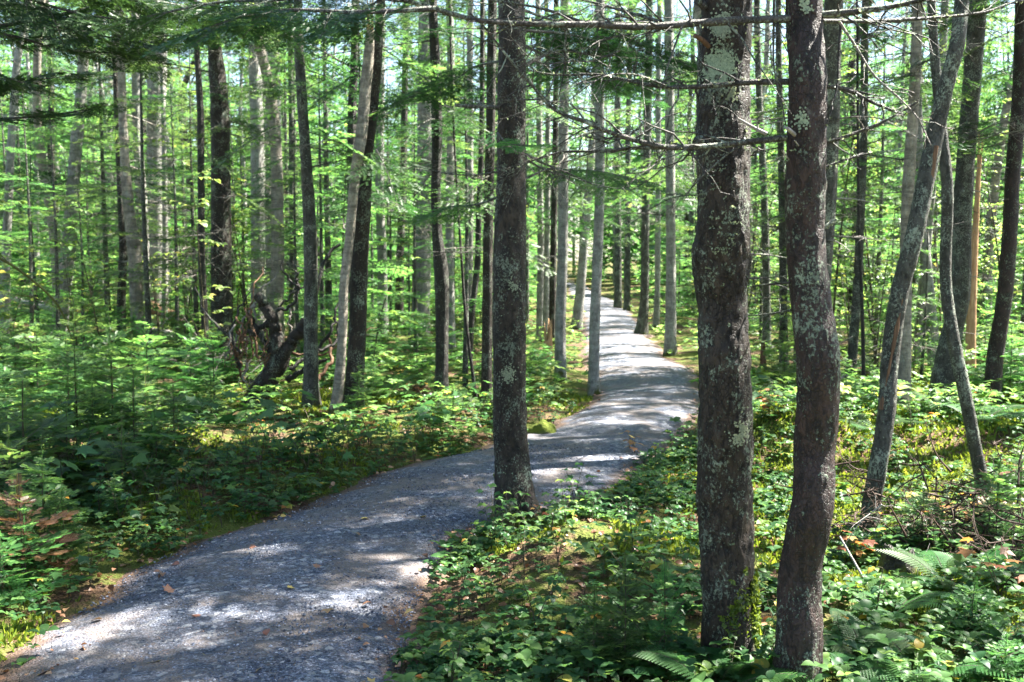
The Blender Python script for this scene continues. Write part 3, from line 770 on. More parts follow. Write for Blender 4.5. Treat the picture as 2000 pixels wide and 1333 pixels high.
for (pts, r0) in (([(1020, 985), (1060, 1000), (1130, 1012), (1200, 1022)], .05), ([(1030, 1000), (1080, 1030), (1150, 1050)], .035), ([(990, 1010), (950, 1030), (905, 1040)], .03)):
    C = []
    for (u, v) in pts:
        x, y = gnd(u, v); C.append(np.array((x, y, gz(x, y) + .004)) - o3)
    tube(mb, spline(C, 16), np.linspace(r0, .010, 16), 9)
link("root", mb.mesh("root", [M['bark_dark']]), T3)

T4, _, _ = traced_tree("leaning_tree", "lichen grey trunk leaning right with a long split scar, right of the front pair", "tree", 1050,
    [(1885, -30, 28), (1878, 18, 28), (1866, 90, 29), (1850, 159, 30), (1829, 264, 32), (1808, 352, 34), (1785, 454, 34), (1758, 573, 34), (1741, 697, 34), (1730, 803, 34), (1712, 919, 34), (1704, 985, 34), (1697, 1050, 36)],
    'bark_grey', 6.5, 3, 4.6, .6, seg=32, step=.03, rough=.09, flare=.25)
mb = MB(); o4 = np.array(T4.location); Y4 = T4.location.y                                    # the dark split along its left side
C = [at(u, v, Y4 - .030) - o4 for (u, v) in [(1829, 285), (1813, 370), (1790, 470), (1768, 560), (1750, 650), (1733, 740), (1722, 800)]]
tube(mb, spline(C, 30), .012 + .008 * noise(np.arange(30) * .6, 2, 0, 4), 7)
link("bark_scar", mb.mesh("bark_scar", [M['wood_old']]), T4)
T5, _, _ = traced_tree("leaning_tree", "thin curved lichen trunk that sweeps to the right, crossing behind the leaning split trunk", "tree", 975,
    [(1815, -30, 16), (1818, 0, 16), (1828, 106, 18), (1839, 247, 20), (1848, 388, 22), (1849, 450, 22), (1850, 556, 22), (1861, 661, 24), (1882, 767, 25), (1913, 908, 25), (1936, 975, 27)],
    'bark_grey', 7.0, 4, 5.0, .6, seg=28, step=.035, rough=.08, flare=.3)

# --- the standing trees behind, as the photo shows them
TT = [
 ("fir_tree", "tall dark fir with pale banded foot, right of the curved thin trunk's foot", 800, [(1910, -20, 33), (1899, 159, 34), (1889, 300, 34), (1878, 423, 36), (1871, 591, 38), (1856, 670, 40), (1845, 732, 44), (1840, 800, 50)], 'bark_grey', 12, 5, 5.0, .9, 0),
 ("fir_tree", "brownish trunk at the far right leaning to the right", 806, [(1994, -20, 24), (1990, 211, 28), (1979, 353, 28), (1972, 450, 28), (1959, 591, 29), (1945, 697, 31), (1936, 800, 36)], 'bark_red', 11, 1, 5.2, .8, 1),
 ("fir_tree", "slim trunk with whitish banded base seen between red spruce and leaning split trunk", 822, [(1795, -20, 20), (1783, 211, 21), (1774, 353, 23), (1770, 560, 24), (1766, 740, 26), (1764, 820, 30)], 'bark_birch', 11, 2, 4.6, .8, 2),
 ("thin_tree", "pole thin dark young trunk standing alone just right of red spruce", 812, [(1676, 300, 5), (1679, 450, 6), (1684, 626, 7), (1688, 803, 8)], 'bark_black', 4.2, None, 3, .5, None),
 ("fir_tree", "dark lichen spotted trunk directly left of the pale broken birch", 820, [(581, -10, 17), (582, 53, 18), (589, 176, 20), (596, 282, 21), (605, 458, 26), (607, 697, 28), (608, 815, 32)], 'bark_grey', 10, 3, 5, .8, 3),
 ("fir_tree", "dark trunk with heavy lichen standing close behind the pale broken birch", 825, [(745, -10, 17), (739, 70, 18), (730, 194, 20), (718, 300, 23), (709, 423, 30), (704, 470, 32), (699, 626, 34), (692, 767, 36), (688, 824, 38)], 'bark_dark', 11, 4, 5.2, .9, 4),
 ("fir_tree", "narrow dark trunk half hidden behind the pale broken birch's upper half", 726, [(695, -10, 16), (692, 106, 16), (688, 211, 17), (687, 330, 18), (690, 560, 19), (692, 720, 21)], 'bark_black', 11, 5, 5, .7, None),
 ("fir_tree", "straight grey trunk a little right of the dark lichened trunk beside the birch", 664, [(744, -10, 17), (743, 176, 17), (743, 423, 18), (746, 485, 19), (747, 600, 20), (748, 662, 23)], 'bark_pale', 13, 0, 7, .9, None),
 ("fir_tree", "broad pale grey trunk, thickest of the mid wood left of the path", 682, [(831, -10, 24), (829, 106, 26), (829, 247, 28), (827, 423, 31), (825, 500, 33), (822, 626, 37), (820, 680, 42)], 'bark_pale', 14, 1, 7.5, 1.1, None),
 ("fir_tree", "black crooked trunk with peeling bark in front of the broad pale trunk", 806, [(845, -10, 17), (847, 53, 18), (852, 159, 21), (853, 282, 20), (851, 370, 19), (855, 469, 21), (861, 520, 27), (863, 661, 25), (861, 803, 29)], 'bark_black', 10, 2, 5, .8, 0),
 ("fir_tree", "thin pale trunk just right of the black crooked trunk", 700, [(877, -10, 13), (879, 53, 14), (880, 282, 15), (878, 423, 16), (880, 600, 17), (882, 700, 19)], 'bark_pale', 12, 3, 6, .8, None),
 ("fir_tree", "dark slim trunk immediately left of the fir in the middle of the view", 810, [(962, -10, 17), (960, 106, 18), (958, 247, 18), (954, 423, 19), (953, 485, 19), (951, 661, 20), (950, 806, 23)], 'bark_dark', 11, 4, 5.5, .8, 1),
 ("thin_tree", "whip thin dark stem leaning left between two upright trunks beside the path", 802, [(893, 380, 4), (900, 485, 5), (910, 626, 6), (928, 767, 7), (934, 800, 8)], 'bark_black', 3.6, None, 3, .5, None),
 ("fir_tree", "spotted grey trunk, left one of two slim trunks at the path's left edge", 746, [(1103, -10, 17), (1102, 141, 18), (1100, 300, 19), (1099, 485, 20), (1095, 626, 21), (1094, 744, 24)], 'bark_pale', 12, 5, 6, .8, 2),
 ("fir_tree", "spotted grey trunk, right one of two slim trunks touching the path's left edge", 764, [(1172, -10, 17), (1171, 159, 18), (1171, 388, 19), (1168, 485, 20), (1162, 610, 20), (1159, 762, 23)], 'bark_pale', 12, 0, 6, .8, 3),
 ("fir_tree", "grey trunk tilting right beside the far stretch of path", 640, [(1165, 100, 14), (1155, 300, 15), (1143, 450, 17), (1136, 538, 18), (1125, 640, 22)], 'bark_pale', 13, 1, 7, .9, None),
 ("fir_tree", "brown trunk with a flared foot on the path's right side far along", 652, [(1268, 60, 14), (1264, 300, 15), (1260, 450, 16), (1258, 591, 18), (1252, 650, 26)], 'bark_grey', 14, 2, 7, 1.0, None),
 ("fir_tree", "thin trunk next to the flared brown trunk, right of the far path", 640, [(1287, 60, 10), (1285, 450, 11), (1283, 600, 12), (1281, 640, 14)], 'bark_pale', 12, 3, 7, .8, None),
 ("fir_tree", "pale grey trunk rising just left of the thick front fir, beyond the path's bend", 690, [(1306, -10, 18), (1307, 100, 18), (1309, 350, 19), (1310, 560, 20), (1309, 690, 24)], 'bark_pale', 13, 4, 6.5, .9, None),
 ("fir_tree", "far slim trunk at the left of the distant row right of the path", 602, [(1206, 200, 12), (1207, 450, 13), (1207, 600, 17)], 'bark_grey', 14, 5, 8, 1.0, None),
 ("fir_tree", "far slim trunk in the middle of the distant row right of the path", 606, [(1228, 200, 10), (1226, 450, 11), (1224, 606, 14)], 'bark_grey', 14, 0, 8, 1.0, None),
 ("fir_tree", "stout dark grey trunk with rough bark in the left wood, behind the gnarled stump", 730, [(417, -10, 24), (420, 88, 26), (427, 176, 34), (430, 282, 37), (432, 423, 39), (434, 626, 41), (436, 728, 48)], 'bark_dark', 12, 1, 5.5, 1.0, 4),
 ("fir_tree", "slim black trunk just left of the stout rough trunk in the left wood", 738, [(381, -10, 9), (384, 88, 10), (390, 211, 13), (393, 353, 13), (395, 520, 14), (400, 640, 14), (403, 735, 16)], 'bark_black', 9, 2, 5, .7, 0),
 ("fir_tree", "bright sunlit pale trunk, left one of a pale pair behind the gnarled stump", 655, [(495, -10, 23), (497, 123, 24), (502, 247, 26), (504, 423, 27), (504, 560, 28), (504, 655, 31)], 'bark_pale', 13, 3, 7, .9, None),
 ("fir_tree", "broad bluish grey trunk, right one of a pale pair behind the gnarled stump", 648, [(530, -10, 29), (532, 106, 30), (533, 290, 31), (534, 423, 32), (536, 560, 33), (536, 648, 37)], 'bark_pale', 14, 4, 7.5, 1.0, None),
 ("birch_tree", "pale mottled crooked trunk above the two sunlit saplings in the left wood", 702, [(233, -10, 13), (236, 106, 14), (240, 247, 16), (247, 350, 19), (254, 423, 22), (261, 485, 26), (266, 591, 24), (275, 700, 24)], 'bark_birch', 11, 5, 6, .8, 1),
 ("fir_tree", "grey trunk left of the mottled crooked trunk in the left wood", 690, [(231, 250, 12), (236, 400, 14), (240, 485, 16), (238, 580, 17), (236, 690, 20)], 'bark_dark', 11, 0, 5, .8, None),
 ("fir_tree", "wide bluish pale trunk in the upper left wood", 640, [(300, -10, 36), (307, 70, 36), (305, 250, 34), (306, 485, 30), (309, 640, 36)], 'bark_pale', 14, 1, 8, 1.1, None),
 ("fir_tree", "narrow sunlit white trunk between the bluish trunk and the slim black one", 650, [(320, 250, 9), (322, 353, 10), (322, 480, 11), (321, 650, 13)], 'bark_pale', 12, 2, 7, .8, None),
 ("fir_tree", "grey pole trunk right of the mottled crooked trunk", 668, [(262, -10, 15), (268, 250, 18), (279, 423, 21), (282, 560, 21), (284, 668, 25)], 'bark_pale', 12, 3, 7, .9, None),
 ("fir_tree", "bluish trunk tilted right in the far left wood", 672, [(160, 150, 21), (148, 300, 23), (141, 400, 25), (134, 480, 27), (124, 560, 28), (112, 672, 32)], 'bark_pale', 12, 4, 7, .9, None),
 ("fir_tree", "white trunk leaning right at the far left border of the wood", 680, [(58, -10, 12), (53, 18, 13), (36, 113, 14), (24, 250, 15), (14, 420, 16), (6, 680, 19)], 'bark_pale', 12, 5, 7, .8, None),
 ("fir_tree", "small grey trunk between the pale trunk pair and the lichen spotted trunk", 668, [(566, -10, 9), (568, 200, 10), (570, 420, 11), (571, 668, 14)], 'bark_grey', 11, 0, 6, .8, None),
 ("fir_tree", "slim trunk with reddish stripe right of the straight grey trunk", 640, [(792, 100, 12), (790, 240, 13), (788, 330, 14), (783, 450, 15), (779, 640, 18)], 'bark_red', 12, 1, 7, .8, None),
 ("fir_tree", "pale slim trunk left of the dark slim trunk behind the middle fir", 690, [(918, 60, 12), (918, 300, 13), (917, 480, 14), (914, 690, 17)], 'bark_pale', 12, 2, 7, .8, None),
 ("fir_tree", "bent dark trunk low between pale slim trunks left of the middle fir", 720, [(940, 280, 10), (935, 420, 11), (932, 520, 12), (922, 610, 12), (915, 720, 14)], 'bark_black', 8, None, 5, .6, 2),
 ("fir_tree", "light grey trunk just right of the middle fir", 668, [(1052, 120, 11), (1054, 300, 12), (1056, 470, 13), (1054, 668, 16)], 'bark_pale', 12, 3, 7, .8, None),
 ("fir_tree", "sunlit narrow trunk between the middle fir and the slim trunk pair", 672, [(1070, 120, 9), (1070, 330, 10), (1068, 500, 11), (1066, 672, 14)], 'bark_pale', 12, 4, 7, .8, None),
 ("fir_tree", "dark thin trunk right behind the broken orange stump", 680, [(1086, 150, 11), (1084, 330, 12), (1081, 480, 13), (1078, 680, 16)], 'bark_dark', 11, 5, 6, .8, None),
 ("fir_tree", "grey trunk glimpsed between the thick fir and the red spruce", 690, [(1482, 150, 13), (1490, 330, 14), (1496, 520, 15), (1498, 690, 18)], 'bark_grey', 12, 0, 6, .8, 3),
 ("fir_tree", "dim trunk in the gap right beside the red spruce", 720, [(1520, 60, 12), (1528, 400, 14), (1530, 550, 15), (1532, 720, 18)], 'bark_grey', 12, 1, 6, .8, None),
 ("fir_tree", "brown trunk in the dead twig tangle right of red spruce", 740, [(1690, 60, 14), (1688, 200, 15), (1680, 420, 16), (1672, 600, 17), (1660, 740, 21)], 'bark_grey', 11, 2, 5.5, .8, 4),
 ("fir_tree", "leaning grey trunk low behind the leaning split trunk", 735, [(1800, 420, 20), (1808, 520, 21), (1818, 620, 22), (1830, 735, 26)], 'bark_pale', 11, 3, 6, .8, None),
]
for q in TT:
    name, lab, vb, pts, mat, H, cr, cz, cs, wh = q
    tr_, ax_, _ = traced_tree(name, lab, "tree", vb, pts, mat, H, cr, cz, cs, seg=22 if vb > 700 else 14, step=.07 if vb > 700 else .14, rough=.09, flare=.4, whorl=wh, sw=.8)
    if any(k in lab for k in ("twig tangle", "mottled crooked", "grey pole", "narrow sunlit white", "dim trunk", "stout dark grey", "left of the mottled", "far left wood")):
        add_branches(tr_, ax_, rngT, 26, 0, 1.0, min(H, CAMH + .27 * tr_.location.y), 3, 4, 1.0)
traced_tree("broken_birch", "pale peeling birch snag with a snapped pointed top, leaning right against the dark trunks", "tree", 830,
    [(724, 60, 15), (720, 106, 20), (713, 176, 22), (706, 264, 22), (693, 353, 20), (683, 458, 18), (672, 556, 19), (669, 661, 18), (662, 750, 21), (649, 826, 24)],
    'bark_birch', 4, seg=26, step=.04, rough=.10, flare=.25, broken=True)
traced_tree("broken_snag", "short pale broken snag with a bare orange top between two right trunks", "tree", 760,
    [(1911, 320, 8), (1905, 458, 13), (1903, 485, 16), (1896, 626, 18), (1895, 760, 22)], 'wood', 3.5, seg=16, step=.06, rough=.14, flare=.3, broken=True)

# ------------------------------------------------------------------ the wood behind: single trees, copies of a few kinds
def filler_trunk(seed, mat, H, r):
    rg = np.random.default_rng(seed)
    C = [(0, 0, -.15)] + [(rg.normal(0, .05) * k, rg.normal(0, .05) * k, H * k / 6) for k in range(1, 7)]
    root = bpy.data.objects.new("tmp", None)
    mb = MB(); A = np.column_stack([np.array(C), np.linspace(r, .02, 7)]); S = spline(A, 60)
    tube(mb, S[:, :3], S[:, 3], 12, 0, .5, trunk_disp(.09, .4, 0, seed))
    for _ in range(24):
        z = rg.uniform(1.3, 7); a = rg.uniform(0, 6.28); l = rg.uniform(.35, 1.1); d = np.array((math.cos(a), math.sin(a), 0)); c = np.array([np.interp(z, S[:, 2], S[:, q]) for q in (0, 1)] + [z])
        twig_tree(mb, rg, [c, c + d * l * .5, c + d * l + np.array((0, 0, rg.uniform(-.25, .1) * l))], .009, .0025, int(8 * l + 3), .4 * l, 2, 2, seg=5)
    return mb.mesh("trunk", [M[mat], M['wood'], M['twig_pale' if seed % 2 else 'twig']])
FT = [filler_trunk(300 + k, m, 12, .085 + .012 * (k % 4)) for k, m in enumerate(['bark_pale', 'bark_grey', 'bark_pale', 'bark_dark', 'bark_pale', 'bark_grey', 'bark_birch', 'bark_dark'])]
rngF = np.random.default_rng(23)
placed = [tuple(o.location[:2]) for o in COL.objects if o.get('category') == 'tree']
def free(x, y, dmin, lst=placed):
    return all((x - a) ** 2 + (y - b) ** 2 > dmin * dmin for a, b in lst)
def img_u(x, y): return 1000 + F * x / max(y, .1)
def filler(x, y, label, group, hc=None, dense=False):
    k = int(rngF.integers(0, 8)); s = rngF.uniform(.8, 1.25)
    r = thing("fir_tree", label, "tree", (x, y, gz(x, y)), rngF.uniform(0, 6.28), group)
    link("trunk", FT[k], r, (0, 0, 0), (rngF.normal(0, .025), rngF.normal(0, .025), 0), (s, s, (hc + 3.4) / 12 if hc else 1))
    cz = (hc - 2.8) if hc else (rngF.uniform(4.0, 6.0) if y < 20 else rngF.uniform(2.2, 5))
    top = hc + 3.6 if hc else 12.6
    link("crown", CROWNS[6 + int(rngF.integers(0, 2)) if dense else int(rngF.integers(0, 6))], r, (0, 0, cz), (0, 0, rngF.uniform(0, 6.28)), (s * (.8 if hc else .52), s * (.8 if hc else .52), (top - cz) / 6))
    if not hc and y > 12: add_branches(r, lambda z: (0, 0), rngF, 0, 12, 2, 3, 1.8, CAMH + .28 * y, 1.25)
    placed.append((x, y))
N_LEFT, N_RIGHT, N_SUN, N_REAR = 18, 16, 62, 14
for side, n in ((-1, N_LEFT), (1, N_RIGHT)):
    c = tries = 0
    while c < n and tries < 4000:
        tries += 1
        y = 13.5 + 24 * rngF.random() ** .8; x = side * rngF.uniform(.2, .62 * y)
        u = img_u(x, y)
        if float(pathdist(x, y)) < 1.3 or not free(x, y, 1.25) or (1085 < u < 1330 and y < 30) or u < -80 or u > 2080: continue
        if y < 18 and 1325 < u < 1480: continue
        filler(x, y, "conifer trunk standing in the crowd of trunks deep in the wood, %s of the path" % ("left" if side < 0 else "right"),
               "trunks deep in the wood %s of the path" % ("left" if side < 0 else "right")); c += 1
HX, HY = SUN.x / SUN.z, SUN.y / SUN.z
for tx, ty, h in ((1.0, 10.2, 9.0), (1.5, 11.4, 10.0), (.9, 12.4, 10.5), (-1.2, 3.7, 8.0), (2.4, 4.2, 6.5)):  # conifers added out of view, each crown's shadow aimed at a ground spot
    filler(tx + HX * h, ty + HY * h, "conifer added for shade beyond the right edge of the view", "shade trees added beyond the right edge of the view", h)
filler(1.71, 8.2, "fir added for shade, hidden behind the thick dark front trunk", None, 6.9, True)  # two unseen firs, added so their crowns shade the left thicket
filler(2.70, 9.2, "fir added for shade, hidden behind the reddish front spruce", None, 8.8, True)
c = tries = 0
while c < N_SUN and tries < 9000:                    # unseen trees added at the right, placed by sun direction to shade the ground
    tries += 1
    tx, ty, h = ((rngF.uniform(-4.4, -1.0), rngF.uniform(3.4, 7.6), rngF.uniform(8, 12.5)), (rngF.uniform(-1.8, .3), rngF.uniform(3.5, 8), rngF.uniform(7.5, 11)),
                 (rngF.uniform(-.2, 2.2), rngF.uniform(8.5, 14), rngF.uniform(8, 11)), (rngF.uniform(.2, 3.2), rngF.uniform(3, 5.6), rngF.uniform(4.6, 8)), (rngF.uniform(-4.2, -2.0), rngF.uniform(4.8, 7.2), rngF.uniform(8.5, 13)), (rngF.uniform(-1.7, 0), rngF.uniform(3.2, 5), rngF.uniform(7, 11)))[(0, 4, 3, 1, 2, 4, 0, 5, 3, 2, 4)[c % 11]]
    x, y = tx + HX * h, ty + HY * h
    if any(math.hypot(x - ox - HX * (k - 1.8), y - oy - HY * (k - 1.8)) < 1.15 for (ox, oy) in ((.83, 3.97), (1.02, 3.6), (.8, 4.8)) for k in np.arange(h - 2.8, h + 3, .5)): continue
    if x < .52 * max(y, 0) + .6 or not free(x, y, 1.2): continue
    filler(x, y, "conifer added for shade beyond the right edge of the view", "shade trees added beyond the right edge of the view", h, (0, 4, 3, 1, 2, 4, 0, 5, 3, 2, 4)[c % 11] in (0, 4, 5)); c += 1
c = tries = 0
while c < N_REAR and tries < 3000:
    tries += 1
    y = rngF.uniform(-6, 12); x = -rngF.uniform(.55 * max(y, 0) + 2.6, 11)
    if not free(x, y, 1.4) or float(pathdist(x, y)) < 1: continue
    filler(x, y, "conifer standing off beyond the left edge of the view", "trees beyond the left edge of the view"); c += 1

# far wood that reads as one mass
def far_wood():
    rg = np.random.default_rng(77); mb = MB()
    pos = []
    while len(pos) < 260:
        a, d = rg.uniform(-.62, .62), rg.uniform(62, 95); pos.append((d * math.sin(a), d * math.cos(a), gz(d * math.sin(a), d * math.cos(a))))
    while len(pos) < 540:
        a = rg.uniform(-.75, .75); d = 36 + 55 * rg.random() ** .9
        x, y = d * math.sin(a), d * math.cos(a)
        if float(pathdist(x, y)) < 1.6: continue
        pos.append((x, y, gz(x, y)))
    for (x, y, z) in pos:
        H = rg.uniform(10, 15) * (1.35 if y > 58 else 1); r = rg.uniform(.09, .18)
        C = np.array([(x + rg.normal(0, .1) * k, y, z - .2 + H * k / 4) for k in range(5)])
        tube(mb, C, np.linspace(r, .02, 5), 6, 1)
        z0 = rg.uniform(.06, .35) * H; zs = np.arange(z0, H, .48); t = (zs - z0) / (H - z0)
        b = MB(); boughs_on_axis(b, rg, 'coarse', zs, 1.7 * np.clip(1 - t, .15, 1) ** .7, -.2 + .7 * t, 3, 1.0)
        for V, Fc, m, tt in flat(b): mb.add(V + np.array((x, y, z), np.float32), Fc, 0, tt)
    for _ in range(750):                                           # its undergrowth of young firs
        a = rg.uniform(-.75, .75); d = 27 + 60 * rg.random() ** 1.3; x, y = d * math.sin(a), d * math.cos(a)
        if float(pathdist(x, y)) < 1.2: continue
        H = rg.uniform(1.2, 5); zs = np.arange(.1, H, .32); t = zs / H
        b = MB(); boughs_on_axis(b, rg, 'coarse', zs, .32 * H ** .7 * np.clip(1 - t, .12, 1), .1 + .5 * t, 4, 1.0, .2)
        z = gz(x, y)
        for V, Fc, m, tt in flat(b): mb.add(V + np.array((x, y, z), np.float32), Fc, 2, tt)
    tag(link("distant_forest", mb.mesh("distant_forest", [M['fir'], M['bark_pale'], M['young']], smooth=False)),
        "far conifer wood closing the view beyond the last single trunks", "forest", kind="stuff")
far_wood()

# ------------------------------------------------------------------ young firs of the understorey
def young(x, y, k, s, label, group=None, sz=None):
    r = thing("young_fir", label, "young fir", (x, y, gz(x, y)), rngF.uniform(0, 6.28), group)
    cr, st = YOUNG[k]
    link("crown", cr, r, (0, 0, 0), None, (s, s, sz or s)); link("trunk", st, r, (0, 0, 0), None, (s, s, sz or s))
spots = []
for side, n, lab, grp in ((-1, 95, "young fir with light layered boughs growing among the trunks left of the path", "young firs among the trunks left of the path"),
                          (1, 70, "young fir with light layered boughs growing among the trunks right of the path", "young firs among the trunks right of the path")):
    c = tries = 0
    while c < n and tries < 4000:
        tries += 1
        y = 11.5 + 26 * rngF.random() ** .9; x = side * rngF.uniform(.3, .6 * y); u = img_u(x, y)
        if float(pathdist(x, y)) < (1.0 if side < 0 else 1.3) or not free(x, y, 1.0, spots) or (1120 < u < 1300 and y < 28): continue
        if not free(x, y, .5) or (430 < u < 640 and y < 13.5): continue
        if y < 14 and (1040 < u < 1480): continue
        spots.append((x, y)); young(x, y, int(rngF.integers(0, 6)), rngF.uniform(.7, 1.15) * (1 + .35 * sstep(14, 24, y)), lab, grp); c += 1

# ------------------------------------------------------------------ saplings
def sapling(x, y, k, h, label, group=None, sr=1.0, rz=None, lean=0.0):
    s = h / SAPL_H[k]
    r = thing("fir_sapling", label, "sapling", (x, y, gz(x, y)), rngF.uniform(0, 6.28) if rz is None else rz, group)
    fo, st = SAPL[k]
    link("foliage", fo, r, (0, 0, 0), (lean, 0, 0), (s * sr, s * sr, s)); link("stem", st, r, (0, 0, 0), (lean, 0, 0), (s, s, s))
def sap_uv(u, vtop, vbase, k, label, group=None, sr=1.0, **kw):
    x, y = gnd(u, vbase); h = at(u, vtop, y)[2] - gz(x, y)
    sapling(x, y, k, h, label, group, sr, **kw)
sap_uv(155, 588, 930, 3, "tall fir sapling with a bright upright leader, left one of the sunlit pair", sr=.95)
sap_uv(222, 592, 925, 2, "tall fir sapling with a bare dark stem, right one of the sunlit pair", sr=.8)
sap_uv(2, 600, 960, 3, "bright fir sapling cut by the left edge of the view, beside the sunlit pair", sr=1.1)
sap_uv(1218, 1085, 1345, 2, "open fir sapling with a bare dark stem in front of the thick fir trunk", sr=1.15)
sap_uv(1160, 1145, 1350, 1, "low fir sapling left of the open bare stemmed one at the front", sr=.9)
sap_uv(1295, 1100, 1330, 1, "faint fir sapling between the open bare stemmed one and the thick trunk", sr=.8)
sap_uv(1790, 1296, 1420, 0, "bright fir seedling cut by the bottom edge right of the red spruce", sr=1.5)
sap_uv(1960, 1240, 1400, 4, "bright tipped fir seedling in the bottom right corner", sr=1.1)
sap_uv(1900, 1130, 1290, 5, "small dark fir seedling among ferns below the brown brush heap", sr=1.1)
sap_uv(1945, 905, 1085, 1, "bluish fir sapling behind the brown brush heap at the right edge", sr=1.3)
sap_uv(1800, 955, 1090, 4, "fir sapling between the leaning split trunk and the brown brush heap", sr=1.1)
sap_uv(1500, 760, 905, 2, "shaded fir sapling between the two front trunks, beyond the orange withered plant", sr=1.2)
sap_uv(1650, 690, 850, 3, "fir sapling touching the right side of the red spruce, in sun", sr=1.0)
sap_uv(1990, 850, 1010, 2, "fir sapling cut by the right edge above the bluish one", sr=1.2)
sap_uv(375, 640, 790, 4, "dark fir sapling between the slim black trunk and the gnarled stump", sr=.8)
sap_uv(1970, 640, 800, 4, "dark fir sapling beside the foot of the far right trunk", sr=1.2)
lsap = [(60, 700, 1000), (110, 740, 1010), (20, 790, 1060), (90, 830, 1085), (170, 800, 1040), (250, 790, 1000), (300, 760, 960), (200, 860, 1060), (45, 900, 1130),
        (130, 900, 1100), (310, 850, 1000), (-30, 820, 1110), (270, 690, 930), (100, 660, 940), (340, 720, 930), (190, 700, 945), (30, 650, 930), (-60, 700, 1010),
        (60, 960, 1160), (150, 960, 1110), (0, 1010, 1190), (230, 900, 1040), (20, 720, 985), (130, 760, 975), (290, 690, 900), (350, 720, 880)]
for q, (u, vt, vb) in enumerate(lsap):
    if q % 3 == 1: continue
    sap_uv(u + rngF.uniform(-8, 8), vt + (vb - vt) * .16, vb, [0, 4, 1, 2, 4, 0][q % 6], "bushy fir sapling in the thicket that fills the left foreground", "fir saplings in the left foreground thicket", sr=1.1)
x, y = gnd(45, 1150)                                                   # the half dead one at the thicket's edge
r = thing("fir_sapling", "half dead fir sapling with rusty brown needles at the thicket's edge by the path", "sapling", (x, y, gz(x, y)), .4)
BR = sapling_mesh(99, .55, .34, 5, 4, brown=True)
link("foliage", BR[0], r); link("stem", BR[1], r)
sp2 = []
for side, n, lab, grp in ((-1, 150, "bright knee high fir sapling in the undergrowth left of the path", "fir saplings in the undergrowth left of the path"),
                          (1, 70, "bright knee high fir sapling in the undergrowth right of the path", "fir saplings in the undergrowth right of the path")):
    c = tries = 0
    while c < n and tries < 6000:
        tries += 1
        y = 8.8 + 19 * rngF.random() ** 1.3; x = side * rngF.uniform(.1, .58 * y); u = img_u(x, y)
        if side > 0 and y < 10.5: continue
        if float(pathdist(x, y)) < .25 or not free(x, y, .42, sp2) or not free(x, y, .22): continue
        if 430 < u < 640 and y < 12.5: continue
        sp2.append((x, y)); k = int(rngF.integers(0, 6)); hmax = .45 if float(pathdist(x, y)) < .8 else .95
        sapling(x, y, k, rngF.uniform(.3, hmax), lab, grp, rngF.uniform(.9, 1.3)); c += 1

# ------------------------------------------------------------------ ferns
def frond_mesh(seed, n=26):
    rg = np.random.default_rng(seed); mb = MB()
    t = np.linspace(0, 1, n + 1)
    def cur(tt): return np.stack([0 * tt, tt * (1 - .10 * tt), .55 * tt - .52 * tt ** 2.1], 1)
    tube(mb, cur(np.linspace(0, 1, 12)), np.linspace(.008, .002, 12), 4, 1, .5, cap=False)
    P, D, S, T = [], [], [], []
    for k in range(2, n + 1):
        tt = t[k] * .985 + .01; p = cur(np.array([tt]))[0]; q = cur(np.array([tt + .01]))[0] - p
        L = .20 * math.sin(math.pi * min(1, (tt * .93 + .09)) ** .75) ** .8 + .015
        for s in (-1, 1):
            d = q / np.linalg.norm(q) * .42 + np.array((s, 0, -.12)); P.append(p); D.append(d); S.append(L); T.append(.5 + rg.normal(0, .12))
    V, Fc = [], []                                                    # one pinna, cut into pinnules
    m = 7
    for k in range(m):
        y = k / m; w = .115 * (1 - y) ** .7 + .015
        for s in (-1, 1):
            b = len(V); V += [(0, y, 0), (0, y + .9 / m, 0), (s * w, y + 1.3 / m, .015), (s * w * .8, y + .35 / m, .0)]; Fc.append((b, b + 1, b + 2, b + 3))
    P, D = np.array(P), np.array(D)
    stamp(mb, np.array(V), np.array(Fc), P, frames(D), np.array(S), 0, np.array(T))
    return mb.mesh("frond", [M['fern'], M['stem']], smooth=False)
FROND = [frond_mesh(500 + k) for k in range(3)]
def fern(u, v, size, nf, label, group=None, rz=0, xy=None):
    x, y = xy or gnd(u, v)
    r = thing("fern", label, "fern", (x, y, gz(x, y)), rz, group)
    for k in range(nf):
        a = k * 6.283 / nf + rngF.normal(0, .25); s = size * rngF.uniform(.75, 1.1)
        link("frond", FROND[int(rngF.integers(0, 3))], r, (0, 0, 0), (rngF.normal(.15, .12), rngF.normal(0, .15), a), s)
fern(1480, 1345, .42, 6, "light green fern squeezed between the thick fir and the red spruce", rz=.3)
fern(1405, 1385, .40, 6, "light fern tip at the bottom edge before the thick fir's foot", rz=1)
fern(1745, 1245, .36, 7, "fern with broad dark fronds below the leaning dead stick")
fern(1850, 1200, .38, 7, "big fern right of the leaning dead stick, below the brown brush heap")
fern(1690, 1330, .33, 6, "fern at the bottom edge just right of the red spruce", rz=2)
fern(1950, 1175, .33, 6, "fern at the right edge under the yellow maple leaves", rz=1.3)
fern(1800, 1370, .36, 6, "dark fern behind the bright seedling at the bottom edge", rz=.7)
fern(425, 838, .6, 7, "large light fern in the sun left of the gnarled stump")
fern(385, 850, .5, 6, "light fern left of the large one near the gnarled stump", rz=1)
fern(462, 862, .38, 6, "dark shaded fern touching the gnarled stump's foot", rz=2)
fern(330, 845, .6, 6, "fern behind the saplings at the left, in half sun", rz=.5)
fern(760, 800, .5, 6, "pale fern between the birch snag and the black crooked trunk", rz=.9)
fern(1440, 800, .55, 6, "sunlit fern seen between thick fir and red spruce", rz=1.9)
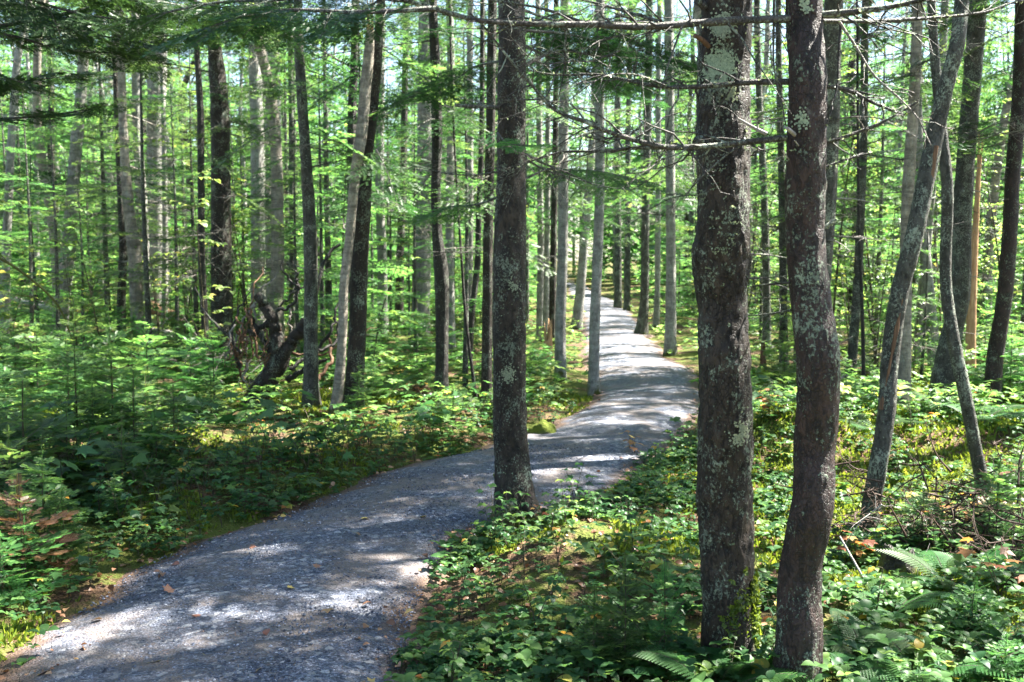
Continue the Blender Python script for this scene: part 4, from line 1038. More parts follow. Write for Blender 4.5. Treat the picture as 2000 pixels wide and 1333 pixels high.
for q in range(26):
    side = -1 if q < 16 else 1
    for _ in range(300):
        y = rngF.uniform(8, 17); x = side * rngF.uniform(.2, .5 * y)
        if float(pathdist(x, y)) > .5 and free(x, y, .5) and free(x, y, .5, sp2) and not (430 < img_u(x, y) < 640 and y < 13): break
    fern(0, 0, rngF.uniform(.4, .7), 6, "light green fern in the undergrowth %s of the path" % ("left" if side < 0 else "right"), "ferns in the undergrowth %s of the path" % ("left" if side < 0 else "right"), rngF.uniform(0, 6), (x, y))

# ------------------------------------------------------------------ leaves, leafy plants, ground cover
def leaf(n=5, w=.36, tip=1.0, fold=.14, curl=.12, tooth=0.0):
    V, Fc = [], []
    for k in range(n + 1):
        t = k / n; ww = w * math.sin(math.pi * t ** .8) ** .9 * (1 + (tooth if k % 2 else -tooth))
        z = .10 * math.sin(math.pi * t) - curl * t * t
        V += [(-ww, t, z + fold * ww * 1.6), (0, t, z), (ww, t, z + fold * ww * 1.6)]
    for k in range(n):
        b = 3 * k; Fc += [(b, b + 1, b + 4, b + 3), (b + 1, b + 2, b + 5, b + 4)]
    return np.array(V, float), np.array(Fc)
LEAF = leaf(); LEAF3 = leaf(3, .34); LEAFT = leaf(7, .34, fold=.10, curl=.2, tooth=.16)
MAPLE_V = np.array([(0, 0, 0), (.16, .12, .03), (.50, .10, .0), (.36, .30, .04), (.60, .58, -.04), (.30, .52, .03), (.22, .66, .02), (0, 1.0, -.06), (-.22, .66, .02), (-.30, .52, .03), (-.60, .58, -.04), (-.36, .30, .04), (-.50, .10, 0), (-.16, .12, .03), (0, .38, .02)])
MAPLE_F = np.array([(14, k, k + 1) for k in range(13)] + [(14, 13, 0)])

def plant_mesh(seed, h, nl, ls, kind, mats):
    """upright plant: a few stems, each with stalked leaves"""
    rg = np.random.default_rng(seed); mb = MB()
    for s in range(int(rg.integers(2, 4))):
        a = rg.uniform(0, 6.28); lean = rg.uniform(.15, .6) * h
        C = np.array([(math.cos(a) * lean * t * t, math.sin(a) * lean * t * t, h * rg.uniform(.9, 1) * t) for t in np.linspace(0, 1, 6)])
        tube(mb, C, np.linspace(.004, .0015, 6), 4, 1, cap=False)
        for k in range(nl):
            t = .35 + .65 * (k + 1) / nl; p = spline(C, 21)[int(20 * t)]
            b = a + k * 2.4 + rg.normal(0, .4); st = ls * rg.uniform(.5, 1.1)
            d = np.array((math.cos(b), math.sin(b), rg.uniform(.05, .5))); q = p + d * st
            tube(mb, [p, (p + q) / 2 + (0, 0, .006), q], [.0016, .0013, .001], 3, 1, cap=False)
            ti = np.clip(rg.uniform(0, .9) if rg.random() > .02 else rg.uniform(.93, 1), 0, 1)
            if kind == 'tri':
                D = np.array([(math.cos(b + o), math.sin(b + o), rg.uniform(-.35, .1)) for o in (-1.15, 0, 1.15)])
                stamp(mb, *LEAFT, np.repeat(q[None], 3, 0), roll(frames(D), rg.normal(0, .25, 3)), ls * np.array((.85, 1.1, .85)) * rg.uniform(.8, 1.15), 0, ti + rg.normal(0, .04, 3))
            else:
                D = np.array([(math.cos(b), math.sin(b), rg.uniform(-.4, .05))])
                stamp(mb, MAPLE_V, MAPLE_F, q[None], roll(frames(D), rg.normal(0, .25, 1)), np.array([ls * 1.5 * rg.uniform(.8, 1.2)]), 0, ti)
    return mb.mesh("leafy_plant", mats, smooth=True)
PL = [plant_mesh(600 + k, [.22, .30, .36, .26, .18][k], 5, [.040, .048, .052, .044, .036][k], 'tri', [M['cover'], M['stem']]) for k in range(5)]
ML = [plant_mesh(620 + k, [.30, .38, .26][k], 4, [.075, .085, .07][k], 'maple', [M['cover'], M['stem']]) for k in range(3)]
AU = [plant_mesh(640 + k, [.26, .32][k], 4, [.05, .06][k], 'maple', [M['autumn'], M['stem']]) for k in range(2)]
def plant(me, x, y, label, group=None, s=1.0, name="leafy_plant"):
    thing(name, label, "plant", (x, y, gz(x, y) - .01), rngF.uniform(0, 6.28), group, me, s)
pp = []
c = 0
for _ in range(9000):                                               # the leafy border along the path's left side
    if c >= 170: break
    y = 4.2 + 6.5 * rngF.random() ** .8; xl = float(np.interp(y, YY, XL)); x = xl - .04 - abs(rngF.normal(0, .45)) * (1 if y > 5.5 else .45)
    if not free(x, y, .13, pp): continue
    pp.append((x, y)); pd = float(pathdist(x, y))
    m = PL[int(rngF.integers(0, 5))] if rngF.random() > .15 else ML[int(rngF.integers(0, 3))]
    plant(m, x, y, "green three leaved plant in the leafy border along the path's left edge", "leafy plants along the path's left edge", rngF.uniform(.5, .8) if pd < .3 else rngF.uniform(.75, 1.1)); c += 1
c = 0
for _ in range(9000):
    if c >= 130: break
    y = 3.6 + 8 * rngF.random() ** 1.5; x = float(np.interp(y, YY, XR)) + .1 + abs(rngF.normal(0, 1.0))
    if not free(x, y, .16, pp) or x > .52 * y + .3: continue
    pp.append((x, y))
    plant(PL[int(rngF.integers(0, 5))], x, y, "green three leaved plant in the low growth right of the path", "leafy plants right of the path", rngF.uniform(.5, .9)); c += 1
for q in range(42):
    for _ in range(60):
        y = rngF.uniform(4.3, 7.6); x = float(np.interp(y, YY, XL)) - .35 - abs(rngF.normal(0, 1.0))
        if x > -.56 * y and free(x, y, .2, pp): break
    pp.append((x, y)); plant(ML[q % 3], x, y, "maple leaved plant standing among the fir saplings on the left bank", "maple leaved plants on the left bank", rngF.uniform(.8, 1.25))
for (u, v, k, s, lab) in [(300, 925, 1, 1.15, "broad maple leaved plant in shade at the left bank's middle"), (365, 905, 0, 1.0, "maple leaved plant beside the broad one on the left bank"),
                          (1135, 985, 2, .75, "pale maple seedling at the path's right edge beside the middle fir"), (1440, 850, 1, 1.2, "sunlit broad leaved plant between the two front trunks"),
                          (1475, 870, 0, 1.1, "broad leaved plant touching the red spruce's left side"), (1500, 800, 2, 1.2, "broad leaved plant deeper in the gap between the front trunks")]:
    x, y = gnd(u, v); plant(ML[k], x, y, lab, None, s, "maple_seedling")
for (u, v, k, s, lab) in [(1240, 885, 0, .8, "small red and yellow maple seedling at the path's right bend"), (720, 880, 1, .9, "orange leaved seedling at the left bank below the dark lichened trunk"),
                          (690, 900, 0, .8, "tan leaved seedling left of the orange one on the left bank"), (1500, 905, 0, .8, "withered orange plant in shade between the front trunks"),
                          (1905, 820, 1, .8, "yellow seedling before the foot of the far right trunk"), (1850, 1040, 1, .8, "yellow maple leaves above the brown brush heap"),
                          (1950, 1225, 1, .75, "yellow maple leaves at the right edge among ferns"), (1675, 1120, 0, .8, "wilted tan leaves beside the red spruce trunk"), (1070, 1030, 0, .5, "curled orange leaves in the creeping growth right of the middle fir"),
                          (820, 800, 0, .7, "reddish dry seedling by the rotten stump"), (780, 760, 1, .7, "yellow seedling in the undergrowth right of the dark lichened trunk"), (500, 880, 0, .8, "tan leaved seedling below the gnarled stump")]:
    x, y = gnd(u, v); plant(AU[k], x, y, lab, None, s, "maple_seedling")

def shrub_mesh(seed, H):
    rg = np.random.default_rng(seed); mb = MB(); st = MB()
    for s_i in range(int(rg.integers(1, 4))):
        a = rg.uniform(0, 6.28); ln = rg.uniform(.05, .3) * H
        C = spline([(0, 0, -.05), (math.cos(a) * ln * .4, math.sin(a) * ln * .4, H * .5), (math.cos(a) * ln, math.sin(a) * ln, H * rg.uniform(.8, 1))], 16)
        tube(st, C, np.linspace(.008 * H ** .5, .002, 16), 6)
        for k in range(int(7 * H)):
            i = int(rg.integers(4, 16)); b = rg.uniform(0, 6.28); L = rg.uniform(.25, .6) * (1.2 - i / 20)
            d = np.array((math.cos(b), math.sin(b), rg.uniform(-.1, .5))); Q = np.array([C[i] + d * L * t + (0, 0, -.12 * L * t * t) for t in np.linspace(0, 1, 6)])
            tube(st, Q, np.linspace(.003, .001, 6), 4, cap=False)
            m = int(rg.integers(6, 12)); tt = rg.uniform(.25, 1.05, m); P = C[i] + d * (L * tt)[:, None]; P[:, 2] -= .12 * L * tt ** 2
            e = b + np.where(rg.random(m) < .5, 1, -1) * rg.uniform(.4, 1.3, m)
            D = np.stack([np.cos(e), np.sin(e), rg.normal(-.15, .22, m)], 1)
            stamp(mb, *LEAF3, P, roll(frames(D), rg.normal(0, .35, m)), rg.uniform(.05, .095, m), 0, np.clip(rg.normal(.5, .25, m), 0, .97))
    return mb.mesh("foliage", [M['bright']]), st.mesh("stem", [M['stem']])
SHR = [shrub_mesh(700 + k, h) for k, h in enumerate([1.6, 2.4, 3.2, 2.0, 4.6, 5.8])]
def shrub(x, y, k, s, label, group=None):
    r = thing("leafy_shrub", label, "shrub", (x, y, gz(x, y)), rngF.uniform(0, 6.28), group)
    link("foliage", SHR[k][0], r, (0, 0, 0), None, s); link("stem", SHR[k][1], r, (0, 0, 0), None, s)
for side, n in ((-1, 40), (1, 62)):
    c = tries = 0; w_ = "left" if side < 0 else "right"
    while c < n and tries < 3000:
        tries += 1
        y = 9.5 + 18 * rngF.random(); x = side * rngF.uniform(.4, .58 * y); u = img_u(x, y)
        if float(pathdist(x, y)) < 1.2 or not free(x, y, .4) or (1090 < u < 1340) or (side > 0 and y < 12) or (side < 0 and (y < 11 or 430 < u < 640) and y < 13): continue
        shrub(x, y, int(rngF.integers(0, 4)) if y < 14 else int(rngF.integers(1, 6)), rngF.uniform(.7, 1.25), "broad leaved shrub with bright leaves among the trunks %s of the path" % w_, "leafy shrubs among the trunks %s of the path" % w_); c += 1

def field(n, d0, d1, pw, rg, lim=.56):
    d = (d0 ** pw + (d1 ** pw - d0 ** pw) * rg.random(n)) ** (1 / pw)
    x = rg.uniform(-1, 1, n) * (lim * d + .35)
    return x, d
def rosettes(mb, rg, x, y, z, nleaf, size, hgt, tmpl, mat=0, tilt=.25, stem=True):
    n = len(x); P0 = np.stack([x, y, z], 1); h = hgt * rg.uniform(.4, 1.2, n)
    top = P0 + np.stack([rg.normal(0, .02, n), rg.normal(0, .02, n), h], 1)
    ti = np.clip(rg.normal(.45, .22, n), 0, .92); odd = rg.random(n) < .006; ti[odd] = rg.uniform(.93, 1, odd.sum())
    a0 = rg.uniform(0, 6.28, n); sz = size * rg.uniform(.6, 1.25, n)
    tl = rg.normal(0, .16, (n, 2))
    for k in range(nleaf):
        a = a0 + k * 6.283 / nleaf + rg.normal(0, .15, n); e = tilt + rg.normal(0, .22, n) - tl[:, 0] * np.cos(a) - tl[:, 1] * np.sin(a)
        D = np.stack([np.cos(a), np.sin(a), np.sin(e)], 1)
        stamp(mb, *tmpl, top, roll(frames(D), rg.normal(0, .2, n)), sz * rg.uniform(.8, 1.15, n), mat, np.clip(ti + rg.normal(0, .05, n), 0, 1))
    if stem:
        Ts = np.array([(-.5, 0, 0), (.5, 0, 0), (0, 0, 1.0)]); V = P0[:, None] + Ts[None] * np.stack([np.full(n, .004), np.full(n, .004), h], 1)[:, None, :]
        mb.add(V.reshape(-1, 3), np.arange(3 * n).reshape(n, 3), 1, .5)
def cover_ok(x, y, rg):
    pd = pathdist(x, y)
    clump = fbm(x / .40, y / .40, 0, 55)
    return (pd > .0 + .12 * rg.random(len(x)) - .10 * (clump > .2)) & (clump + .8 * rg.random(len(x)) > .38)
rgC = np.random.default_rng(31)
mb = MB()
x, y = field(15000, 3.2, 9.5, .7, rgC); q = cover_ok(x, y, rgC) & ~((x < -.25 * y - .55) & (y < 5.2)); x, y = x[q], y[q]
h_ = len(x) // 2
rosettes(mb, rgC, x[:h_], y[:h_], ground_h(x[:h_], y[:h_]), 6, .046, .065, LEAF)
rosettes(mb, rgC, x[h_:], y[h_:], ground_h(x[h_:], y[h_:]), 4, .032, .05, LEAF3)
y = rgC.uniform(3.4, 8.5, 1500); x = np.interp(y, YY, XR) + np.abs(rgC.normal(0, .45, 1500)) + .03; q = cover_ok(x, y, rgC) | (rgC.random(1500) < .45); x, y = x[q], y[q]
rosettes(mb, rgC, x, y, ground_h(x, y), 6, .036, .06, LEAF)
x, y = field(2600, 3.2, 9, .7, rgC); q = cover_ok(x, y, rgC); x, y = x[q], y[q]
rosettes(mb, rgC, x, y, ground_h(x, y), 3, .050, .12, LEAF)
tag(link("ground_cover", mb.mesh("ground_cover", [M['cover'], M['stem']])), "low green leaves creeping over the forest floor on both sides of the near path", "ground cover", kind="stuff")
mb = MB()
x, y = field(16000, 8.5, 38, .55, rgC); q = cover_ok(x, y, rgC); x, y = x[q], y[q]
rosettes(mb, rgC, x, y, ground_h(x, y), 4, .085, .22, LEAF3, stem=False, tilt=.35)
tag(link("undergrowth", mb.mesh("undergrowth", [M['bright'], M['stem']])), "bright low undergrowth covering the floor of the wood further in", "undergrowth", kind="stuff")
# moss
mb = MB()
x, y = field(230000, 3.2, 14, .6, rgC)
mo = fbm(x / .9, y / .9, 0, 71) + .35 * fbm(x / .12, y / .12, 0, 72) + .75 * (x > .12 * y) * sstep(4.5, 7.5, y) + .25 * (x > .1 * y) - .30 * (x < -.05 * y) * (y < 9); q = (pathdist(x, y) > .03) & (mo > .30); x, y = x[q], y[q]; n = len(x)
D = np.stack([rgC.normal(0, .6, n), rgC.normal(0, .6, n), np.ones(n)], 1)
stamp(mb, *TW['far'], np.stack([x, y, ground_h(x, y) - .003], 1), roll(frames(D), rgC.uniform(0, 3, n)), rgC.uniform(.014, .034, n) * (1 + .06 * y), 0, np.clip(rgC.normal(.5, .25, n), 0, 1))
tag(link("moss", mb.mesh("moss", [M['moss_blade']], smooth=False)), "yellow green moss cushions on the soil and hummocks", "moss", kind="stuff")
# dead leaves and needles on the soil and at the path's borders
mb = MB()
x, y = field(9000, 3.1, 12, .6, rgC); pd = pathdist(x, y); q = (pd > -.30 * rgC.random(len(x)) ** 2.2); x, y = x[q], y[q]; n = len(x)
D = np.stack([rgC.normal(0, 1, n), rgC.normal(0, 1, n), rgC.normal(0, .25, n)], 1)
onp = pathdist(x, y) < .03
zz = np.where(onp, .012, ground_h(x, y) + .006)
stamp(mb, *LEAF3, np.stack([x, y, zz], 1), roll(frames(D), rgC.normal(0, .5, n)), rgC.uniform(.015, .05, n), 0, np.clip(rgC.normal(.4, .28, n), 0, 1))
x, y = field(34000, 3.1, 10, .6, rgC); pd = pathdist(x, y); q = (fbm(x / .55, y / .28, 0, 83) + .9 * rgC.random(len(x)) - .55 * sstep(0, .7, -pd) > .28); x, y = x[q], y[q]; n = len(x)
D = np.stack([rgC.normal(0, 1, n), rgC.normal(0, 1, n), rgC.normal(0, .15, n)], 1)
NEED = (np.array([(-.03, 0, 0), (.03, 0, 0), (.02, 1, .02), (-.02, 1, .02)]), np.array([(0, 1, 2, 3)]))
e2 = np.abs((x - np.interp(y, YY, XL)) / (np.interp(y, YY, XR) - np.interp(y, YY, XL)) * 2 - 1)
zz = np.where(pathdist(x, y) < .0, .030 - .05 * np.clip(e2, 0, 1) ** 3, ground_h(x, y) + .008)
stamp(mb, *NEED, np.stack([x, y, zz], 1), frames(D), rgC.uniform(.010, .030, n), 0, np.clip(rgC.normal(.3, .25, n), 0, 1))
tag(link("leaf_litter", mb.mesh("leaf_litter", [M['deadleaf']])), "brown dead leaves and needles strewn on the soil and the path's borders", "leaf litter", kind="stuff")

# loose stones of the path
ms = NT("path_stone"); a_ = ms.n("ShaderNodeAttribute", attribute_name="tint")
M['stone'] = ms.done(ms.bsdf(ms.ramp(a_.outputs['Fac'], [(0, (.022, .026, .037)), (.5, (.075, .085, .114)), (.85, (.17, .186, .235)), (1, (.40, .41, .46))]), .7, .3))
n = 26000; t_ = rgC.random(n); y = 3.3 + 5.2 * t_ ** 1.3; f_ = rgC.uniform(.02, .98, n)
x = np.interp(y, YY, XL) * (1 - f_) + np.interp(y, YY, XR) * f_; e2 = np.abs(f_ * 2 - 1)
q = fbm(x / .3, y / .3, 0, 91) + 1.2 * rgC.random(n) > .35; x, y, e2 = x[q], y[q], e2[q]; n = len(x)
OV = np.array([(1, 0, 0), (0, 1, 0), (-1, 0, 0), (0, -1, 0), (.1, .1, .7), (0, 0, -.6)]); OF = np.array([(0, 1, 4), (1, 2, 4), (2, 3, 4), (3, 0, 4), (1, 0, 5), (2, 1, 5), (3, 2, 5), (0, 3, 5)])
sz = .0035 + .0055 * rgC.random(n) ** 3; aa = rgC.uniform(0, 6.28, n)
mb = MB(); stamp(mb, OV, OF, np.stack([x, y, .022 - .055 * e2 ** 3 + .010 * fbm(x / .5, y / .5, 0, 31) + sz * .25], 1), frames(np.stack([np.cos(aa), np.sin(aa), rgC.normal(0, .2, n)], 1)), sz[:, None] * rgC.uniform(.6, 1.3, (n, 3)), 0, np.clip(rgC.normal(.5, .25, n), 0, 1))
tag(link("gravel", mb.mesh("gravel", [M['stone']], smooth=False)), "loose blue grey crushed stones on the near path", "gravel", kind="stuff")

# single fallen leaves on the path
FL = []
for k in range(3):
    mb = MB(); V_ = MAPLE_V.copy(); V_[:, 2] += .14 * V_[:, 0] ** 2 * (1 + k) + .05 * math.sin(k) * V_[:, 1]
    mb.add(V_ * .055 if k < 2 else LEAF[0] * .05, MAPLE_F if k < 2 else LEAF[1], 0, [.55, .95, .3][k]); FL.append(mb.mesh("fallen_leaf", [M['deadleaf']]))
for q, (u, v) in enumerate([(487, 1070), (300, 1297), (350, 1100), (612, 1110), (818, 1013), (690, 1045), (390, 1208), (150, 1278), (200, 1205), (505, 1310), (735, 1325), (520, 1245), (95, 1300), (720, 1015), (860, 1060), (330, 1160), (790, 1185), (60, 1250), (640, 1190), (560, 1150)]):
    x, y = gnd(u, v, .02)
    t = np.clip((x - float(np.interp(y, YY, XL))) / float(np.interp(y, YY, XR) - np.interp(y, YY, XL)), 0, 1)
    r = thing("fallen_leaf", "dry fallen leaf lying on the grey path in the foreground", "leaf", (x, y, .028 - .05 * abs(2 * t - 1) ** 3), rngF.uniform(0, 6.28), "fallen leaves on the near path", FL[q % 3], rngF.uniform(.7, 1.2))
    r.rotation_euler = (rngF.normal(0, .25), rngF.normal(0, .25), rngF.uniform(0, 6.28))

# ------------------------------------------------------------------ dead wood, stumps, stone
def lying(name, label, cat, pts, r0, r1, mat, seg=14, stubs=5, seed=1):
    C = []
    for (u, v, Yd) in pts: C.append(at(u, v, Yd))
    o = np.array(C[0]); S = spline(np.array(C) - o, 40); mb = MB()
    tube(mb, S, np.linspace(r0, r1, 40), seg, 0, .5, trunk_disp(.13, 0, -9, seed))
    r = thing(name, label, cat, o, data=mb.mesh(name, [M[mat]]))
    rg = np.random.default_rng(seed)
    for k in range(stubs):
        i = int(rg.integers(4, 38)); d = np.array((rg.normal(0, .6), rg.normal(0, .6), rg.uniform(.2, 1))); d /= np.linalg.norm(d); L = rg.uniform(.2, .6)
        m2 = MB(); twig_tree(m2, rg, [S[i], S[i] + d * L * .5, S[i] + d * L + np.array((0, 0, -.05))], r1 * .35, .004, 4, .25, 2)
        link("branch", m2.mesh("branch", [M[mat], M['lichen']]), r)
lying("fallen_log", "reddish fallen log lying behind the slim black trunk in the left wood", "log", [(275, 590, 23), (340, 622, 21.5), (402, 651, 20)], .13, .15, 'wood_old', seed=2)
lying("fallen_log", "grey fallen log under the reddish one in the left wood", "log", [(300, 650, 19), (360, 660, 18.5), (410, 667, 18)], .09, .10, 'wood_grey', seed=3)
lying("fallen_log", "pale barkless fallen trunk at the far left, behind the sunlit saplings", "log", [(-40, 560, 24), (40, 588, 23), (118, 608, 22)], .07, .05, 'wood_grey', seed=4)
lying("fallen_log", "mossy log lying low behind the leaning split trunk on the right", "log", [(1640, 780, 11.5), (1690, 792, 11.4), (1760, 800, 11.3)], .09, .08, 'wood_old', seed=5, stubs=2)
lying("fallen_log", "dark rotten log at the right edge beside the curved trunk's foot", "log", [(1955, 940, 6.9), (2000, 930, 6.8), (2080, 925, 6.7)], .055, .07, 'wood_old', seed=6, stubs=1)
lying("dead_stick", "thin grey dead stick leaning over the ferns right of the red spruce", "stick", [(1772, 1262, 4.35), (1730, 1200, 4.45), (1690, 1135, 4.6), (1640, 1048, 4.75)], .008, .0045, 'wood_grey', 7, 2, seed=7)
lying("dead_stick", "brown stick lying across the path's left border in the foreground", "stick", [(-10, 1312, 3.95), (30, 1300, 4.0), (62, 1284, 4.08)], .006, .004, 'wood_old', 6, 0, seed=8)
lying("dead_stick", "short brown twig lying on the near path", "stick", [(283, 1164, 4.86), (310, 1158, 4.87), (332, 1161, 4.86)], .004, .003, 'wood_old', 6, 0, seed=9)
lying("dead_stick", "long dark bare branch slanting down at the left edge above the sunlit saplings", "stick", [(-60, 480, 8.6), (0, 505, 8.6), (60, 545, 8.6), (115, 600, 8.7), (140, 660, 8.8)], .014, .008, 'bark_black', 8, 4, seed=10)

def gnarled_stump():
    x, y = gnd(492, 812); z = gz(x, y); o = np.array((x, y, z))
    r = thing("dead_stump", "gnarled dead stump with broken forked arms and dark roots in the left wood", "stump", o)
    g = lambda u, v, d=0: at(u, v, y + d) - o
    mb = MB(); A = np.array([np.r_[g(480, 830), .13], np.r_[g(500, 780), .115], np.r_[g(525, 740), .10], np.r_[g(545, 705), .095], np.r_[g(552, 690), .085]])
    S = spline(A, 50); tube(mb, S[:, :3], S[:, 3], 20, 0, .5, trunk_disp(.22, .5, -.1, 61)); link("trunk", mb.mesh("trunk", [M['bark_dark']]), r)
    def arm(pts, r0, r1, name="arm", mat='bark_black', seg=12, d=0):
        m = MB(); C = spline(np.array([g(u, v, d * k / len(pts)) for k, (u, v) in enumerate(pts)]), 26); C[1:] += .022 * np.stack([noise(np.arange(25) * .55, q * 3.1, 0, int(pts[0][1])) for q in range(3)], 1); tube(m, C, np.linspace(r0, r1, 26), seg, 0, .5, trunk_disp(.16, 0, -9, int(pts[0][0]))); link(name, m.mesh(name, [M[mat]]), r)
    arm([(545, 705), (541, 660), (532, 625), (519, 600), (506, 578)], .075, .05, mat='bark_dark')
    arm([(548, 705), (572, 668), (588, 645), (602, 626)], .07, .055, mat='bark_dark')
    arm([(536, 625), (512, 640), (495, 652), (482, 648)], .035, .02); arm([(530, 690), (515, 665), (500, 640), (488, 612)], .035, .015)
    arm([(540, 608), (562, 602), (580, 585), (584, 565), (572, 552), (560, 540), (548, 510)], .018, .008); arm([(582, 575), (581, 550), (579, 527)], .012, .008)
    arm([(620, 690), (660, 660), (655, 620)], .018, .01, d=.4); arm([(560, 745), (600, 720), (640, 700)], .03, .015, d=-.3)
    arm([(500, 800), (530, 810), (548, 830), (540, 850)], .03, .012, "root"); arm([(545, 835), (580, 820), (605, 830)], .012, .008, "root")
    for pts, r0, r1, mt, d in [([(556, 690), (590, 640), (622, 560), (640, 500), (668, 478)], .026, .016, 'bark_black', .5), ([(566, 720), (612, 690), (650, 640), (662, 590)], .022, .010, 'bark_black', .3),
                               ([(600, 760), (640, 720), (648, 690), (640, 660)], .024, .014, 'wood_old', .4), ([(470, 720), (452, 660), (470, 600), (500, 560)], .018, .006, 'bark_black', .4),
                               ([(440, 700), (470, 640), (520, 560), (545, 530)], .014, .006, 'twig_pale', .5), ([(505, 700), (490, 620), (500, 560), (516, 520)], .014, .005, 'wood_old', .6),
                               ([(470, 690), (430, 640), (400, 610), (385, 560)], .016, .006, 'bark_black', .5), ([(545, 600), (590, 560), (640, 545)], .012, .005, 'bark_black', .4), ([(560, 690), (630, 690), (690, 655), (740, 640)], .014, .005, 'wood_old', .9)]:
        arm(pts, r0, r1, "arm", mt, 9, d)
    rg = np.random.default_rng(8)
    for k in range(26):                                            # torn pale roots around the forks
        u, v = rg.uniform(440, 570), rg.uniform(590, 710)
        arm([(u, v), (u + rg.uniform(-15, 15), v + rg.uniform(10, 40)), (u + rg.uniform(-25, 25), v + rg.uniform(50, 100))], .012, .004, "root", 'wood_old' if k % 3 else 'twig_pale', 6, rg.uniform(-.3, .3))
gnarled_stump()
def bare_brush(label, u, v, Yd, w, h, n, mat, name="dead_brush", L=.5):
    rg = np.random.default_rng(int(u)); o = at(u, v, Yd); o[2] = gz(o[0], Yd); mb = MB()
    for _ in range(n):
        p = np.array((rg.normal(0, w * .4), rg.normal(0, w * .3), abs(rg.normal(0, h * .45)))); d = rg.normal(0, 1, 3) * (1, 1, .6); d /= np.linalg.norm(d); l = L * rg.uniform(.5, 1.1)
        twig_tree(mb, rg, [p, p + d * l * .5 + rg.normal(0, .03, 3), p + d * l], .006, .0015, 9, .16, 3, seg=4)
    thing(name, label, "brush", o, data=mb.mesh(name, [M[mat], M['lichen']]))
bare_brush("heap of brown dead brushwood behind the ferns at the right", 1870, 1110, 5.35, .80, .50, 130, 'brush', L=.30)
bare_brush("pale tangle of torn dead branches above the gnarled stump", 480, 640, 11.2, .5, .9, 14, 'twig_pale', L=.7)
bare_brush("grey tangle of dead branches on the ground among the left trunks", 310, 690, 13.5, 1.2, .5, 26, 'twig_pale', L=.9)
bare_brush("grey twiggy dead brush behind the red spruce on the right", 1680, 660, 12.5, 1.3, 1.5, 40, 'twig_pale', L=1.0)

def stump(name, label, u, v, w, vt, mat, seed, jag=.12):
    x, y = gnd(u, v); z = gz(x, y); h = at(u, vt, y)[2] - z; rr = px(w, v, y) / 2
    rg = np.random.default_rng(seed); mb = MB(); n = 26; th = np.linspace(0, 6.283, n, endpoint=False)
    rows = []
    for k, t in enumerate(np.linspace(0, 1, 9)):
        rad_ = rr * (1.25 - .4 * t) * (1 + .12 * noise(th * 1.6, t * 3, 0, seed)); zt = h * t + (jag * h * 3 * noise(th * 2.2, 9, 0, seed + 1) * t ** 4)
        rows.append(np.stack([np.cos(th) * rad_, np.sin(th) * rad_, zt - .06 * (k == 0)], 1))
    inner = rows[-1] * np.array((.55, .55, 1)) - np.array((0, 0, .35 * h)); rows.append(inner)
    V = np.concatenate(rows + [np.array([[0, 0, .5 * h]])]); Fq = []
    for k in range(9):
        for j_ in range(n): Fq.append((k * n + j_, k * n + (j_ + 1) % n, (k + 1) * n + (j_ + 1) % n, (k + 1) * n + j_))
    mb.add(V, np.array(Fq)); mb.add(V, np.array([(9 * n + j_, 9 * n + (j_ + 1) % n, 10 * n) for j_ in range(n)]))
    thing(name, label, "stump", (x, y, z), data=mb.mesh(name, [M[mat]]))
stump("broken_stump", "bright orange broken stump right of the middle fir, in the sunlit undergrowth", 1070, 700, 17, 648, 'wood', 5, .2)
stump("rotten_stump", "brown rotten stump left of the black crooked trunk's foot", 825, 795, 44, 752, 'wood_old', 6)
stump("rotten_stump", "dark brown post like stump in the gap between the front trunks", 1490, 718, 11, 678, 'wood_old', 7)
stump("rotten_stump", "black jagged stump in the shade right of the red spruce", 1752, 1150, 62, 1075, 'bark_black', 8, .10)
def stone(name, label, u, v, w, hpx, seed, cat="stone"):
    x, y = gnd(u, v); rx = px(w, v, y) / 2; h = px(hpx, v, y)
    n, m = 28, 14; th = np.linspace(0, 6.283, n, endpoint=False); ph = np.linspace(.02, 1.65, m)
    V = np.array([[(math.sin(p) * math.cos(t), math.sin(p) * math.sin(t), math.cos(p)) for t in th] for p in ph]).reshape(-1, 3)
    V *= (1 + .22 * fbm(V[:, 0] * 1.6, V[:, 1] * 1.6, V[:, 2] * 1.6, seed))[:, None]; V *= np.array((rx, rx * .8, h))
    mb = MB(); mb.add(V, np.array([(a * n + b, a * n + (b + 1) % n, (a + 1) * n + (b + 1) % n, (a + 1) * n + b) for a in range(m - 1) for b in range(n)])); mb.add(V, np.array([tuple(range(n))]))
    r = thing(name, label, cat, (x, y, gz(x, y) - .02), data=mb.mesh(name, [M['moss_stone']]))
stone("mossy_stone", "mossy dark boulder at the path's left edge behind the middle fir", 1062, 845, 62, 38, 3)
stone("mossy_stone", "flat dark stone lying on the path beside the mossy boulder", 1110, 849, 24, 7, 4)

